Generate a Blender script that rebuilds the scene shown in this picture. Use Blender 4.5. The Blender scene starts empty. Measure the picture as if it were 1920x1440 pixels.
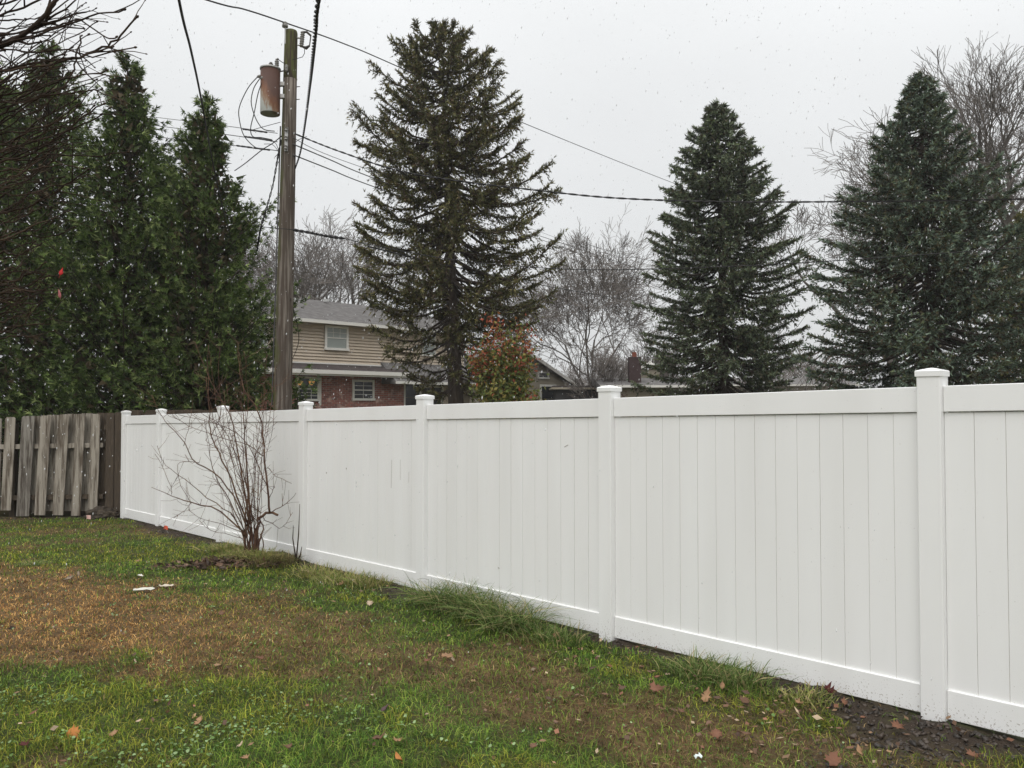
import bpy, math, random
import numpy as np
from math import sin, cos, pi, radians
from mathutils import Vector, Matrix

rng = np.random.default_rng(7)
random.seed(7)
scene = bpy.context.scene
C = scene.collection

# ------------------------------------------------------------------ camera
FPX = 1500.0
PITCH = math.atan(38 / FPX)
CAMZ = 1.7
cd = bpy.data.cameras.new('camera')
cd.sensor_width = 36.0
cd.lens = FPX / 1920 * 36.0
cd.clip_start = 0.05
cd.clip_end = 3000
cam = bpy.data.objects.new('camera', cd)
C.objects.link(cam)
cam.location = (0, 0, CAMZ)
cam.rotation_euler = (pi / 2 + PITCH, 0, 0)
scene.camera = cam

# ------------------------------------------------------------------ world (overcast), soft sun
HAZE = 0.0008
SUN_EL, SUN_AZ = radians(50), radians(200)      # azimuth measured clockwise from +Y
world = bpy.data.worlds.new('World')
scene.world = world
world.use_nodes = True
nt = world.node_tree
nt.nodes.clear()
def wn(t): return nt.nodes.new(t)
out = wn('ShaderNodeOutputWorld'); bg = wn('ShaderNodeBackground')
sky = wn('ShaderNodeTexSky'); sky.sky_type = 'NISHITA'; sky.sun_disc = False
sky.sun_elevation = SUN_EL; sky.sun_rotation = SUN_AZ
sky.air_density = 1.0; sky.dust_density = 5.0
tc = wn('ShaderNodeTexCoord'); sp = wn('ShaderNodeSeparateXYZ')
nt.links.new(tc.outputs['Generated'], sp.inputs[0])
rmp = wn('ShaderNodeMapRange'); rmp.inputs['From Min'].default_value = 0.0; rmp.inputs['From Max'].default_value = 1.0
rmp.inputs['To Min'].default_value = 6.75; rmp.inputs['To Max'].default_value = 18.5
zc = wn('ShaderNodeMath'); zc.operation = 'MAXIMUM'; zc.inputs[1].default_value = 0.0
nt.links.new(sp.outputs['Z'], zc.inputs[0])
zp = wn('ShaderNodeMath'); zp.operation = 'POWER'; zp.inputs[1].default_value = 2.4
nt.links.new(zc.outputs[0], zp.inputs[0]); nt.links.new(zp.outputs[0], rmp.inputs['Value'])
mp = wn('ShaderNodeMapping'); mp.inputs['Scale'].default_value = (1, 1, 2.2)
nt.links.new(tc.outputs['Generated'], mp.inputs['Vector'])
nz = wn('ShaderNodeTexNoise'); nz.inputs['Scale'].default_value = 1.6; nz.inputs['Detail'].default_value = 5
nz.inputs['Roughness'].default_value = 0.45
nt.links.new(mp.outputs[0], nz.inputs['Vector'])
r2 = wn('ShaderNodeMapRange'); r2.inputs['From Min'].default_value = .3; r2.inputs['From Max'].default_value = .7
r2.inputs['To Min'].default_value = .93; r2.inputs['To Max'].default_value = 1.07
nt.links.new(nz.outputs['Fac'], r2.inputs['Value'])
ml = wn('ShaderNodeMath'); ml.operation = 'MULTIPLY'
nt.links.new(rmp.outputs[0], ml.inputs[0]); nt.links.new(r2.outputs[0], ml.inputs[1])
tint = wn('ShaderNodeVectorMath'); tint.operation = 'SCALE'
tint.inputs[0].default_value = (0.985, 1.0, 1.005)
nt.links.new(ml.outputs[0], tint.inputs['Scale'])
mx = wn('ShaderNodeMix'); mx.data_type = 'RGBA'; mx.inputs['Factor'].default_value = 0.95
nt.links.new(sky.outputs[0], mx.inputs['A']); nt.links.new(tint.outputs[0], mx.inputs['B'])
nt.links.new(mx.outputs['Result'], bg.inputs['Color'])
bg.inputs['Strength'].default_value = 0.108
nt.links.new(bg.outputs[0], out.inputs[0])

sl = bpy.data.lights.new('sun', 'SUN'); sl.energy = 1.1; sl.angle = radians(50); sl.color = (1.0, .97, .93)
so = bpy.data.objects.new('sun', sl); C.objects.link(so)
sdir = Vector((sin(SUN_AZ) * cos(SUN_EL), cos(SUN_AZ) * cos(SUN_EL), sin(SUN_EL)))
so.rotation_euler = sdir.to_track_quat('Z', 'Y').to_euler()
so.location = sdir * 50
vs = scene.view_settings
vs.view_transform = 'Standard'; vs.look = 'None'; vs.gamma = 1; vs.exposure = 0.08; vs.use_curve_mapping = False

# ------------------------------------------------------------------ air thick with fine snow
hm = bpy.data.materials.new('haze_air'); hm.use_nodes = True
hm.node_tree.nodes.clear()
_o = hm.node_tree.nodes.new('ShaderNodeOutputMaterial'); _v = hm.node_tree.nodes.new('ShaderNodeVolumePrincipled')
_v.inputs['Color'].default_value = (.93, .94, .95, 1); _v.inputs['Density'].default_value = HAZE; _v.inputs['Anisotropy'].default_value = .2
hm.node_tree.links.new(_v.outputs[0], _o.inputs['Volume'])
_x, _y0, _y1, _z0, _z1 = 1000, -700, 1500, -2.0, 24.0
_me = bpy.data.meshes.new('haze')
_me.from_pydata([(a, b, c) for c in (_z0, _z1) for a, b in ((-_x, _y0), (_x, _y0), (_x, _y1), (-_x, _y1))], [], [(3, 2, 1, 0), (4, 5, 6, 7), (0, 1, 5, 4), (1, 2, 6, 5), (2, 3, 7, 6), (3, 0, 4, 7)])
_me.materials.append(hm)
haze = bpy.data.objects.new('haze', _me); C.objects.link(haze); haze['kind'] = 'stuff'; haze['label'] = 'thin pale haze of fine snow in the air'

# ------------------------------------------------------------------ helpers
def at(px, py, Y):
    """pixel of the photograph + distance -> point of the place"""
    dx = (px - 960) / FPX; dy = (720 - py) / FPX
    d = (dx, cos(PITCH) - dy * sin(PITCH), sin(PITCH) + dy * cos(PITCH))
    t = Y / d[1]
    return Vector((d[0] * t, Y, CAMZ + d[2] * t))

def ground_base(x, y):
    z = .055 - .031 * np.clip(y, -4, 16)
    z = z + .035 * np.clip(y - 17, 0, 22)
    return z

def _hash(ix, iy, s):
    v = np.sin(ix * 127.1 + iy * 311.7 + s * 74.7) * 43758.5453
    return v - np.floor(v)
def vnoise(x, y, s=0):
    x = np.asarray(x, float); y = np.asarray(y, float)
    ix = np.floor(x); iy = np.floor(y); fx = x - ix; fy = y - iy
    fx = fx * fx * (3 - 2 * fx); fy = fy * fy * (3 - 2 * fy)
    a = _hash(ix, iy, s); b = _hash(ix + 1, iy, s); c = _hash(ix, iy + 1, s); d = _hash(ix + 1, iy + 1, s)
    return (a * (1 - fx) + b * fx) * (1 - fy) + (c * (1 - fx) + d * fx) * fy
def fbm(x, y, s=0, o=4):
    t = 0; a = .5; n = 0
    for k in range(o):
        t = t + a * vnoise(x, y, s + k); n += a; x = np.asarray(x) * 2.03 + 5; y = np.asarray(y) * 2.03 + 9; a *= .5
    return t / n

def topix(x, y, z):
    """where a ground point stands in the photograph (used to lay the lawn's real patches where they are)"""
    vy = y * cos(PITCH) + (z - CAMZ) * sin(PITCH)
    vz = -y * sin(PITCH) + (z - CAMZ) * cos(PITCH)
    vy = np.maximum(vy, .3)
    return 960 + FPX * x / vy, 720 - FPX * vz / vy

def nodes_of(name):
    m = bpy.data.materials.new(name); m.use_nodes = True
    n = m.node_tree; b = n.nodes['Principled BSDF']
    return m, n, b

def mat(name, col, rough=.7, spec=.3, metal=0, noise=None, bump=None, stretch=(1, 1, 1), attr=False, transl=0, obj=True):
    """noise=(scale, colour2, lo, hi); bump=(scale, strength)"""
    m, n, b = nodes_of(name)
    b.inputs['Roughness'].default_value = rough
    b.inputs['Specular IOR Level'].default_value = spec
    b.inputs['Metallic'].default_value = metal
    L = n.links
    tcn = n.nodes.new('ShaderNodeTexCoord'); mpn = n.nodes.new('ShaderNodeMapping')
    mpn.inputs['Scale'].default_value = stretch
    L.new(tcn.outputs['Object'], mpn.inputs['Vector'])
    src = None
    if attr:
        a = n.nodes.new('ShaderNodeAttribute'); a.attribute_name = 'col'
        src = a.outputs['Color']
    else:
        rgb = n.nodes.new('ShaderNodeRGB'); rgb.outputs[0].default_value = (*col, 1); src = rgb.outputs[0]
    if noise:
        t = n.nodes.new('ShaderNodeTexNoise'); t.inputs['Scale'].default_value = noise[0]; t.inputs['Detail'].default_value = 6
        t.inputs['Roughness'].default_value = .6
        L.new(mpn.outputs[0], t.inputs['Vector'])
        r = n.nodes.new('ShaderNodeMapRange'); r.inputs['From Min'].default_value = noise[2]; r.inputs['From Max'].default_value = noise[3]
        L.new(t.outputs['Fac'], r.inputs['Value'])
        mix = n.nodes.new('ShaderNodeMix'); mix.data_type = 'RGBA'
        L.new(r.outputs[0], mix.inputs['Factor']); L.new(src, mix.inputs['A']); mix.inputs['B'].default_value = (*noise[1], 1)
        src = mix.outputs['Result']
    L.new(src, b.inputs['Base Color'])
    if bump:
        t = n.nodes.new('ShaderNodeTexNoise'); t.inputs['Scale'].default_value = bump[0]; t.inputs['Detail'].default_value = 6
        L.new(mpn.outputs[0], t.inputs['Vector'])
        bp = n.nodes.new('ShaderNodeBump'); bp.inputs['Strength'].default_value = bump[1]; bp.inputs['Distance'].default_value = .01
        L.new(t.outputs['Fac'], bp.inputs['Height']); L.new(bp.outputs[0], b.inputs['Normal'])
    if transl:
        tr = n.nodes.new('ShaderNodeBsdfTranslucent'); L.new(src, tr.inputs['Color'])
        ms = n.nodes.new('ShaderNodeMixShader'); ms.inputs[0].default_value = transl
        o = n.nodes['Material Output']
        L.new(b.outputs[0], ms.inputs[1]); L.new(tr.outputs[0], ms.inputs[2]); L.new(ms.outputs[0], o.inputs['Surface'])
    return m

def tag(o, label=None, cat=None, group=None, kind=None):
    if label: o['label'] = label
    if cat: o['category'] = cat
    if group: o['group'] = group
    if kind: o['kind'] = kind
    return o

def thing(name, label, cat, loc=(0, 0, 0), group=None):
    o = bpy.data.objects.new(name, None); C.objects.link(o); o.location = loc
    o.empty_display_size = .1
    return tag(o, label, cat, group)

def link(name, me, parent=None, m=None):
    if m is not None and len(me.materials) == 0: me.materials.append(m)
    o = bpy.data.objects.new(name, me); C.objects.link(o)
    if parent is not None:
        o.parent = parent
        # all part geometry is given in world space; bring it into the parent's frame
        o.matrix_parent_inverse = Matrix.Translation(-parent_world(parent))
    return o
def parent_world(p):
    v = Vector(p.location)
    return v if p.parent is None else Vector((0, 0, 0)) + v

def mesh_np(name, V, faces, cols=None, smooth=False):
    """V (n,3); faces (m,k) int array with constant k; cols (n,3)"""
    V = np.asarray(V, np.float32); F = np.asarray(faces, np.int32)
    me = bpy.data.meshes.new(name)
    k = F.shape[1]
    me.vertices.add(len(V)); me.vertices.foreach_set('co', V.ravel())
    me.loops.add(F.size); me.loops.foreach_set('vertex_index', F.ravel())
    me.polygons.add(len(F)); me.polygons.foreach_set('loop_start', np.arange(0, F.size, k, dtype=np.int32))
    me.polygons.foreach_set('loop_total', np.full(len(F), k, np.int32))
    if smooth: me.polygons.foreach_set('use_smooth', np.ones(len(F), bool))
    if cols is not None:
        a = me.color_attributes.new('col', 'FLOAT_COLOR', 'POINT')
        c = np.ones((len(V), 4), np.float32); c[:, :3] = cols
        a.data.foreach_set('color', c.ravel())
    me.update(calc_edges=True)
    return me

class MB:
    """collects boxes, prisms and tubes into one mesh"""
    def __init__(s): s.v = []; s.f = []
    def add(s, vs, fs):
        b = len(s.v); s.v += [tuple(v) for v in vs]; s.f += [tuple(b + i for i in f) for f in fs]; return s
    def box(s, o, a, b, c):
        """corner o and three edge vectors"""
        o, a, b, c = map(Vector, (o, a, b, c))
        P = [o, o + a, o + a + b, o + b, o + c, o + a + c, o + a + b + c, o + b + c]
        return s.add(P, [(0, 3, 2, 1), (4, 5, 6, 7), (0, 1, 5, 4), (1, 2, 6, 5), (2, 3, 7, 6), (3, 0, 4, 7)])
    def cbox(s, c, sx, sy, sz, rz=0):
        c = Vector(c); X = Vector((cos(rz), sin(rz), 0)); Y = Vector((-sin(rz), cos(rz), 0)); Z = Vector((0, 0, 1))
        return s.box(c - X * sx / 2 - Y * sy / 2 - Z * sz / 2, X * sx, Y * sy, Z * sz)
    def tube(s, pts, rad, n=6, cap=True):
        pts = [Vector(p) for p in pts]
        if not hasattr(rad, '__len__'): rad = [rad] * len(pts)
        b = len(s.v); up = None
        for i, p in enumerate(pts):
            d = (pts[min(i + 1, len(pts) - 1)] - pts[max(i - 1, 0)])
            if d.length < 1e-9: d = Vector((0, 0, 1))
            d.normalize()
            if up is None: up = Vector((0, 0, 1)) if abs(d.z) < .9 else Vector((1, 0, 0))
            u = up - d * up.dot(d)
            if u.length < 1e-6: u = d.orthogonal()
            u.normalize(); w = d.cross(u); up = u
            for k in range(n):
                a = 2 * pi * k / n
                s.v.append(tuple(p + (u * cos(a) + w * sin(a)) * rad[i]))
        for i in range(len(pts) - 1):
            for k in range(n):
                k2 = (k + 1) % n
                s.f.append((b + i * n + k, b + i * n + k2, b + (i + 1) * n + k2, b + (i + 1) * n + k))
        if cap:
            s.f.append(tuple(b + k for k in reversed(range(n))))
            s.f.append(tuple(b + (len(pts) - 1) * n + k for k in range(n)))
        return s
    def lathe(s, c, prof, n=16, axis=(0, 0, 1)):
        ax = Vector(axis).normalized(); u = ax.orthogonal().normalized(); w = ax.cross(u); c = Vector(c); b = len(s.v)
        for (r, h) in prof:
            for k in range(n):
                a = 2 * pi * k / n
                s.v.append(tuple(c + ax * h + (u * cos(a) + w * sin(a)) * max(r, 1e-4)))
        for i in range(len(prof) - 1):
            for k in range(n):
                k2 = (k + 1) % n
                s.f.append((b + i * n + k, b + i * n + k2, b + (i + 1) * n + k2, b + (i + 1) * n + k))
        s.f.append(tuple(b + k for k in reversed(range(n)))); s.f.append(tuple(b + (len(prof) - 1) * n + k for k in range(n)))
        return s
    def mesh(s, name, smooth=False, bevel=0):
        me = bpy.data.meshes.new(name); me.from_pydata(s.v, [], s.f)
        if bevel:
            import bmesh
            bm = bmesh.new(); bm.from_mesh(me)
            bmesh.ops.bevel(bm, geom=[e for e in bm.edges], offset=bevel, segments=1, affect='EDGES', profile=.5)
            bm.to_mesh(me); bm.free()
        if smooth: me.polygons.foreach_set('use_smooth', [True] * len(me.polygons))
        me.update(); return me
    def build(s, name, m, parent=None, smooth=False, bevel=0):
        return link(name, s.mesh(name, smooth, bevel), parent, m)

def diamonds(P, D, L, W, col, tw=None):
    """flat leaf elements: base P, direction D (unit), length L, width W, colour (n,3) -> (V,F,cols)"""
    n = len(P)
    r = rng.normal(size=(n, 3)) if tw is None else tw
    S = np.cross(D, r); S /= (np.linalg.norm(S, axis=1, keepdims=True) + 1e-9)
    L = np.broadcast_to(np.asarray(L, float), (n,))[:, None]; W = np.broadcast_to(np.asarray(W, float), (n,))[:, None]
    mid = P + D * L * .45
    V = np.stack([P, mid + S * W * .5, P + D * L, mid - S * W * .5], 1).reshape(-1, 3)
    F = np.arange(n * 4).reshape(n, 4)
    return V, F, np.repeat(col, 4, axis=0)
def spikes(P, D, L, W, col, tw=None):
    """narrow triangular needles / scale leaf tips"""
    n = len(P)
    r = rng.normal(size=(n, 3)) if tw is None else tw
    S = np.cross(D, r); S /= (np.linalg.norm(S, axis=1, keepdims=True) + 1e-9)
    L = np.broadcast_to(np.asarray(L, float), (n,))[:, None]; W = np.broadcast_to(np.asarray(W, float), (n,))[:, None]
    V = np.stack([P - S * W * .5, P + D * L, P + S * W * .5], 1).reshape(-1, 3)
    return V, np.arange(n * 3).reshape(n, 3), np.repeat(col, 3, axis=0)
def unit(a): return a / (np.linalg.norm(a, axis=-1, keepdims=True) + 1e-9)

class Cloud:
    def __init__(s): s.V = []; s.F = []; s.C = []; s.n = 0
    def add(s, V, F, Cc): s.V.append(V); s.F.append(F + s.n); s.C.append(Cc); s.n += len(V)
    def build(s, name, m, parent=None):
        me = mesh_np(name, np.concatenate(s.V), np.concatenate(s.F), np.concatenate(s.C))
        return link(name, me, parent, m)

def colmix(n, cols, wts=None, var=.18):
    cols = np.array(cols, float); i = rng.choice(len(cols), n, p=wts)
    return np.clip(cols[i] * (1 + rng.normal(0, var, (n, 1))) , .004, 1)

# ------------------------------------------------------------------ materials
def vinyl_mat():
    m, n, b = nodes_of('white_vinyl'); L = n.links
    b.inputs['Roughness'].default_value = .38; b.inputs['Specular IOR Level'].default_value = .4
    g = n.nodes.new('ShaderNodeNewGeometry')
    mpn = n.nodes.new('ShaderNodeMapping'); mpn.inputs['Scale'].default_value = (1, 1, .12); L.new(g.outputs['Position'], mpn.inputs[0])
    t = n.nodes.new('ShaderNodeTexNoise'); t.inputs['Scale'].default_value = 3.2; t.inputs['Detail'].default_value = 5; L.new(mpn.outputs[0], t.inputs['Vector'])
    cr = n.nodes.new('ShaderNodeMapRange'); cr.inputs['From Min'].default_value = .35; cr.inputs['From Max'].default_value = .75
    L.new(t.outputs['Fac'], cr.inputs['Value'])
    mix = n.nodes.new('ShaderNodeMix'); mix.data_type = 'RGBA'
    mix.inputs['A'].default_value = (.87, .872, .865, 1); mix.inputs['B'].default_value = (.81, .808, .795, 1)
    L.new(cr.outputs[0], mix.inputs['Factor'])
    # specks of soil splashed on the vinyl, thicker towards the ground
    t2 = n.nodes.new('ShaderNodeTexNoise'); t2.inputs['Scale'].default_value = 95; t2.inputs['Detail'].default_value = 3; L.new(g.outputs['Position'], t2.inputs['Vector'])
    sp = n.nodes.new('ShaderNodeSeparateXYZ'); L.new(g.outputs['Position'], sp.inputs[0])
    # height above the sloping ground = z - (.055 - .031 y)
    ma = n.nodes.new('ShaderNodeMath'); ma.operation = 'MULTIPLY_ADD'; ma.inputs[1].default_value = .031; ma.inputs[2].default_value = -.055
    L.new(sp.outputs['Y'], ma.inputs[0])
    ad = n.nodes.new('ShaderNodeMath'); ad.operation = 'ADD'; L.new(ma.outputs[0], ad.inputs[0]); L.new(sp.outputs['Z'], ad.inputs[1])
    lo = n.nodes.new('ShaderNodeMapRange'); lo.inputs['From Min'].default_value = .0; lo.inputs['From Max'].default_value = .22
    lo.inputs['To Min'].default_value = .56; lo.inputs['To Max'].default_value = .74; L.new(ad.outputs[0], lo.inputs['Value'])
    gt = n.nodes.new('ShaderNodeMath'); gt.operation = 'GREATER_THAN'; L.new(t2.outputs['Fac'], gt.inputs[0]); L.new(lo.outputs[0], gt.inputs[1])
    sc = n.nodes.new('ShaderNodeMath'); sc.operation = 'MULTIPLY'; sc.inputs[1].default_value = .55; L.new(gt.outputs[0], sc.inputs[0])
    m2 = n.nodes.new('ShaderNodeMix'); m2.data_type = 'RGBA'; m2.inputs['B'].default_value = (.22, .17, .12, 1)
    L.new(sc.outputs[0], m2.inputs['Factor']); L.new(mix.outputs['Result'], m2.inputs['A'])
    L.new(m2.outputs['Result'], b.inputs['Base Color'])
    bp = n.nodes.new('ShaderNodeBump'); bp.inputs['Strength'].default_value = .06; bp.inputs['Distance'].default_value = .01
    t3 = n.nodes.new('ShaderNodeTexNoise'); t3.inputs['Scale'].default_value = 2.2; L.new(mpn.outputs[0], t3.inputs['Vector'])
    L.new(t3.outputs['Fac'], bp.inputs['Height']); L.new(bp.outputs[0], b.inputs['Normal'])
    return m
M = {}
M['vinyl'] = vinyl_mat()
M['gap'] = mat('plank_joint_grime', (.34, .31, .27), .9, noise=(2.5, (.14, .11, .08), .5, .75))
M['wood_grey'] = mat('weathered_cedar', (.25, .23, .20), .85, .2, noise=(4, (.075, .062, .050), .42, .62), bump=(14, .6), stretch=(5, 5, .45))
M['wood_light'] = mat('weathered_cedar_pale', (.34, .305, .255), .85, .2, noise=(4, (.11, .088, .066), .42, .62), bump=(14, .6), stretch=(5, 5, .45))
M['wood_back'] = mat('weathered_cedar_back', (.30, .27, .225), .85, .2, noise=(4, (.10, .08, .06), .44, .62), bump=(14, .6), stretch=(5, 5, .45))  # back pickets' cedar, colour lightened to offset the shade they stand in
M['wood_dark'] = mat('wet_dark_cedar', (.062, .046, .032), .75, .3, noise=(7, (.12, .09, .06), .5, .8), bump=(14, .5), stretch=(5, 5, .6))
M['pole'] = mat('utility_pole_wood', (.085, .067, .054), .9, .15, noise=(5, (.23, .20, .17), .46, .66), bump=(9, 1), stretch=(5, 5, .22))
def moss_side(m):
    n = m.node_tree; L = n.links; b = n.nodes['Principled BSDF']; src = b.inputs['Base Color'].links[0].from_socket
    g = n.nodes.new('ShaderNodeNewGeometry'); d = n.nodes.new('ShaderNodeVectorMath'); d.operation = 'DOT_PRODUCT'; d.inputs[1].default_value = (-.92, -.38, 0)
    L.new(g.outputs['Normal'], d.inputs[0])
    t = n.nodes.new('ShaderNodeTexNoise'); t.inputs['Scale'].default_value = 2.5; t.inputs['Detail'].default_value = 6; L.new(g.outputs['Position'], t.inputs['Vector'])
    a = n.nodes.new('ShaderNodeMath'); a.operation = 'MULTIPLY_ADD'; a.inputs[1].default_value = 1.6; a.inputs[2].default_value = -.95; L.new(t.outputs['Fac'], a.inputs[0])
    q = n.nodes.new('ShaderNodeMath'); q.operation = 'ADD'; L.new(a.outputs[0], q.inputs[0]); L.new(d.outputs['Value'], q.inputs[1])
    r = n.nodes.new('ShaderNodeMapRange'); r.inputs['From Min'].default_value = .55; r.inputs['From Max'].default_value = .95; r.inputs['To Max'].default_value = .85; L.new(q.outputs[0], r.inputs['Value'])
    x = n.nodes.new('ShaderNodeMix'); x.data_type = 'RGBA'; x.inputs['B'].default_value = (.085, .095, .03, 1); L.new(r.outputs[0], x.inputs['Factor']); L.new(src, x.inputs['A'])
    L.new(x.outputs['Result'], b.inputs['Base Color'])
moss_side(M['pole'])
M['moss'] = mat('mossy_pole_wood', (.10, .105, .04), .9, .2, noise=(5, (.06, .045, .035), .45, .6), bump=(9, .8), stretch=(4, 4, .5))
M['galv'] = mat('galvanised_steel', (.42, .42, .41), .5, .5, .6, noise=(8, (.25, .2, .16), .5, .8))
M['dark_metal'] = mat('dark_rusted_iron', (.05, .042, .036), .7)
M['porcelain'] = mat('grey_porcelain', (.22, .21, .195), .35, .5)
M['wire'] = mat('black_cable_sheath', (.018, .017, .017), .6)
M['wire_alu'] = mat('dull_aluminium_wire', (.09, .085, .085), .55, .4, .2)
M['bark_d'] = mat('dark_bark', (.055, .042, .034), .9, .15, noise=(6, (.11, .09, .075), .45, .75), bump=(8, .7), stretch=(2, 2, .5))
M['bark_g'] = mat('grey_bark', (.165, .145, .13), .9, .1, noise=(4, (.07, .058, .05), .45, .7))
M['bark_far'] = mat('far_hazed_bark', (.22, .20, .19), .9, .1)  # bark colour kept paler to stand in for haze over the distant wood
M['twig_red'] = mat('reddish_brown_twig_bark', (.085, .045, .032), .75, .15, noise=(9, (.19, .115, .065), .45, .7))
M['twig_dark'] = mat('dark_wet_twig_bark', (.030, .020, .014), .75, .12, noise=(4, (.085, .055, .035), .45, .75))
M['needles'] = mat('conifer_foliage', (0, 0, 0), .7, .12, attr=True, transl=.12)
M['scale_leaf'] = mat('arborvitae_foliage', (0, 0, 0), .65, .14, attr=True, transl=.16)
M['leaves'] = mat('shrub_leaves', (0, 0, 0), .65, .15, attr=True, transl=.25)
M['grass'] = mat('grass_blades', (0, 0, 0), .6, .12, attr=True, transl=.25)
M['litter'] = mat('dead_leaf', (0, 0, 0), .7, .3, attr=True)
M['shingle'] = mat('grey_asphalt_shingles', (.125, .118, .114), .95, .1, noise=(3, (.20, .19, .185), .4, .7), bump=(40, .3))
M['shingle_dark'] = mat('dark_brown_shingles', (.06, .05, .05), .95, .1, noise=(3, (.10, .085, .08), .4, .7))
M['siding'] = mat('tan_vinyl_siding', (.58, .49, .39), .7, .3, noise=(1.5, (.52, .44, .34), .4, .7))
M['siding2'] = mat('pale_khaki_siding', (.34, .30, .23), .7, .3)
M['trim'] = mat('white_trim_paint', (.72, .70, .65), .6, .3)
M['glass'] = mat('window_glass', (.018, .02, .022), .12, .35)
M['blind'] = mat('pale_window_blind', (.30, .33, .31), .3, .5)
M['snow'] = mat('snowflake', (.86, .87, .88), .6, .2)
_n = M['snow'].node_tree; _t = _n.nodes.new('ShaderNodeBsdfTransparent'); _m = _n.nodes.new('ShaderNodeMixShader'); _m.inputs[0].default_value = .35
_n.links.new(_n.nodes['Principled BSDF'].outputs[0], _m.inputs[1]); _n.links.new(_t.outputs[0], _m.inputs[2]); _n.links.new(_m.outputs[0], _n.nodes['Material Output'].inputs['Surface'])

def brick_mat(name, scale=1.0):
    m, n, b = nodes_of(name); L = n.links
    tcn = n.nodes.new('ShaderNodeTexCoord')
    br = n.nodes.new('ShaderNodeTexBrick')
    br.inputs['Color1'].default_value = (.40, .125, .085, 1); br.inputs['Color2'].default_value = (.19, .065, .05, 1)
    br.inputs['Mortar'].default_value = (.33, .28, .25, 1)
    br.inputs['Scale'].default_value = 1.0; br.inputs['Brick Width'].default_value = .30; br.inputs['Row Height'].default_value = .095
    br.inputs['Mortar Size'].default_value = .012; br.inputs['Bias'].default_value = .0
    L.new(tcn.outputs['UV'], br.inputs['Vector'])
    t = n.nodes.new('ShaderNodeTexNoise'); t.inputs['Scale'].default_value = 3.4; t.inputs['Detail'].default_value = 7
    L.new(tcn.outputs['UV'], t.inputs['Vector'])
    r = n.nodes.new('ShaderNodeMapRange'); r.inputs['From Min'].default_value = .55; r.inputs['From Max'].default_value = .68
    L.new(t.outputs['Fac'], r.inputs['Value'])
    mix = n.nodes.new('ShaderNodeMix'); mix.data_type = 'RGBA'; mix.inputs['B'].default_value = (.55, .38, .32, 1)
    L.new(r.outputs[0], mix.inputs['Factor']); L.new(br.outputs['Color'], mix.inputs['A'])
    L.new(mix.outputs['Result'], b.inputs['Base Color']); b.inputs['Roughness'].default_value = .9
    return m
M['brick'] = brick_mat('red_brick')

def tank_mat():
    m, n, b = nodes_of('rusted_transformer_tank'); L = n.links
    tcn = n.nodes.new('ShaderNodeTexCoord'); mpn = n.nodes.new('ShaderNodeMapping'); mpn.inputs['Scale'].default_value = (6, 6, 1.4)
    L.new(tcn.outputs['Object'], mpn.inputs[0])
    t = n.nodes.new('ShaderNodeTexNoise'); t.inputs['Scale'].default_value = 2.6; t.inputs['Detail'].default_value = 9; t.inputs['Roughness'].default_value = .72; L.new(mpn.outputs[0], t.inputs['Vector'])
    sp = n.nodes.new('ShaderNodeSeparateXYZ'); L.new(tcn.outputs['Generated'], sp.inputs[0])
    ma = n.nodes.new('ShaderNodeMath'); ma.operation = 'MULTIPLY_ADD'; ma.inputs[1].default_value = 1.3; ma.inputs[2].default_value = -.50; L.new(sp.outputs['Z'], ma.inputs[0])
    mb = n.nodes.new('ShaderNodeMath'); mb.operation = 'MULTIPLY_ADD'; mb.inputs[1].default_value = .75; mb.inputs[2].default_value = -.25; L.new(sp.outputs['X'], mb.inputs[0])
    a1 = n.nodes.new('ShaderNodeMath'); a1.operation = 'ADD'; L.new(ma.outputs[0], a1.inputs[0]); L.new(mb.outputs[0], a1.inputs[1])
    a2 = n.nodes.new('ShaderNodeMath'); a2.operation = 'ADD'; L.new(a1.outputs[0], a2.inputs[0]); L.new(t.outputs['Fac'], a2.inputs[1])
    cr = n.nodes.new('ShaderNodeValToRGB'); L.new(a2.outputs[0], cr.inputs[0])
    e = cr.color_ramp.elements; e[0].position = .22; e[0].color = (.40, .41, .38, 1); e[1].position = .95; e[1].color = (.075, .032, .02, 1)
    x = cr.color_ramp.elements.new(.42); x.color = (.24, .15, .09, 1)
    x = cr.color_ramp.elements.new(.6); x.color = (.17, .068, .030, 1)
    L.new(cr.outputs[0], b.inputs['Base Color']); b.inputs['Roughness'].default_value = .7
    return m
M['tank'] = tank_mat()

def emit_mat(name, col, st):
    m, n, b = nodes_of(name)
    b.inputs['Base Color'].default_value = (*col, 1); b.inputs['Emission Color'].default_value = (*col, 1); b.inputs['Emission Strength'].default_value = st
    return m
M['lamp'] = emit_mat('lit_orange_lamp_glass', (.85, .42, .13), .35)

# ================================================================== FENCE LINE GEOMETRY
# image x of each post's left front corner; the posts stand on one straight line
FX = [1718, 1121, 780, 560, 407, 293, 228]
def line_pt(px):
    k = (px - 960) / FPX
    Y = 7.013 / (1 + 1.071 * k)
    return Vector((k * Y, Y, 0))
dF = Vector((-1, 1.071, 0)).normalized()       # along the fence, away from the camera
nF = Vector((-dF.y, dF.x, 0)); nF = nF if nF.y < 0 else -nF   # towards the lawn
corners = [line_pt(x) for x in FX]
step = (corners[0] - corners[1]).length
corners = [corners[0] - dF * 2.41 * 2, corners[0] - dF * 2.41] + corners
PW = .127
posts = [c - dF * PW / 2 - nF * PW / 2 for c in corners]
def rail_top(p): return 1.80 - (p.y - 4.6) * .0312
def rail_bot(p): return -.050 - (p.y - 4.6) * .0308
def fence_dist(x, y):
    """signed distance to the front face of the fence: positive on the lawn side"""
    return (x - corners[2].x) * nF.x + (y - corners[2].y) * nF.y

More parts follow.
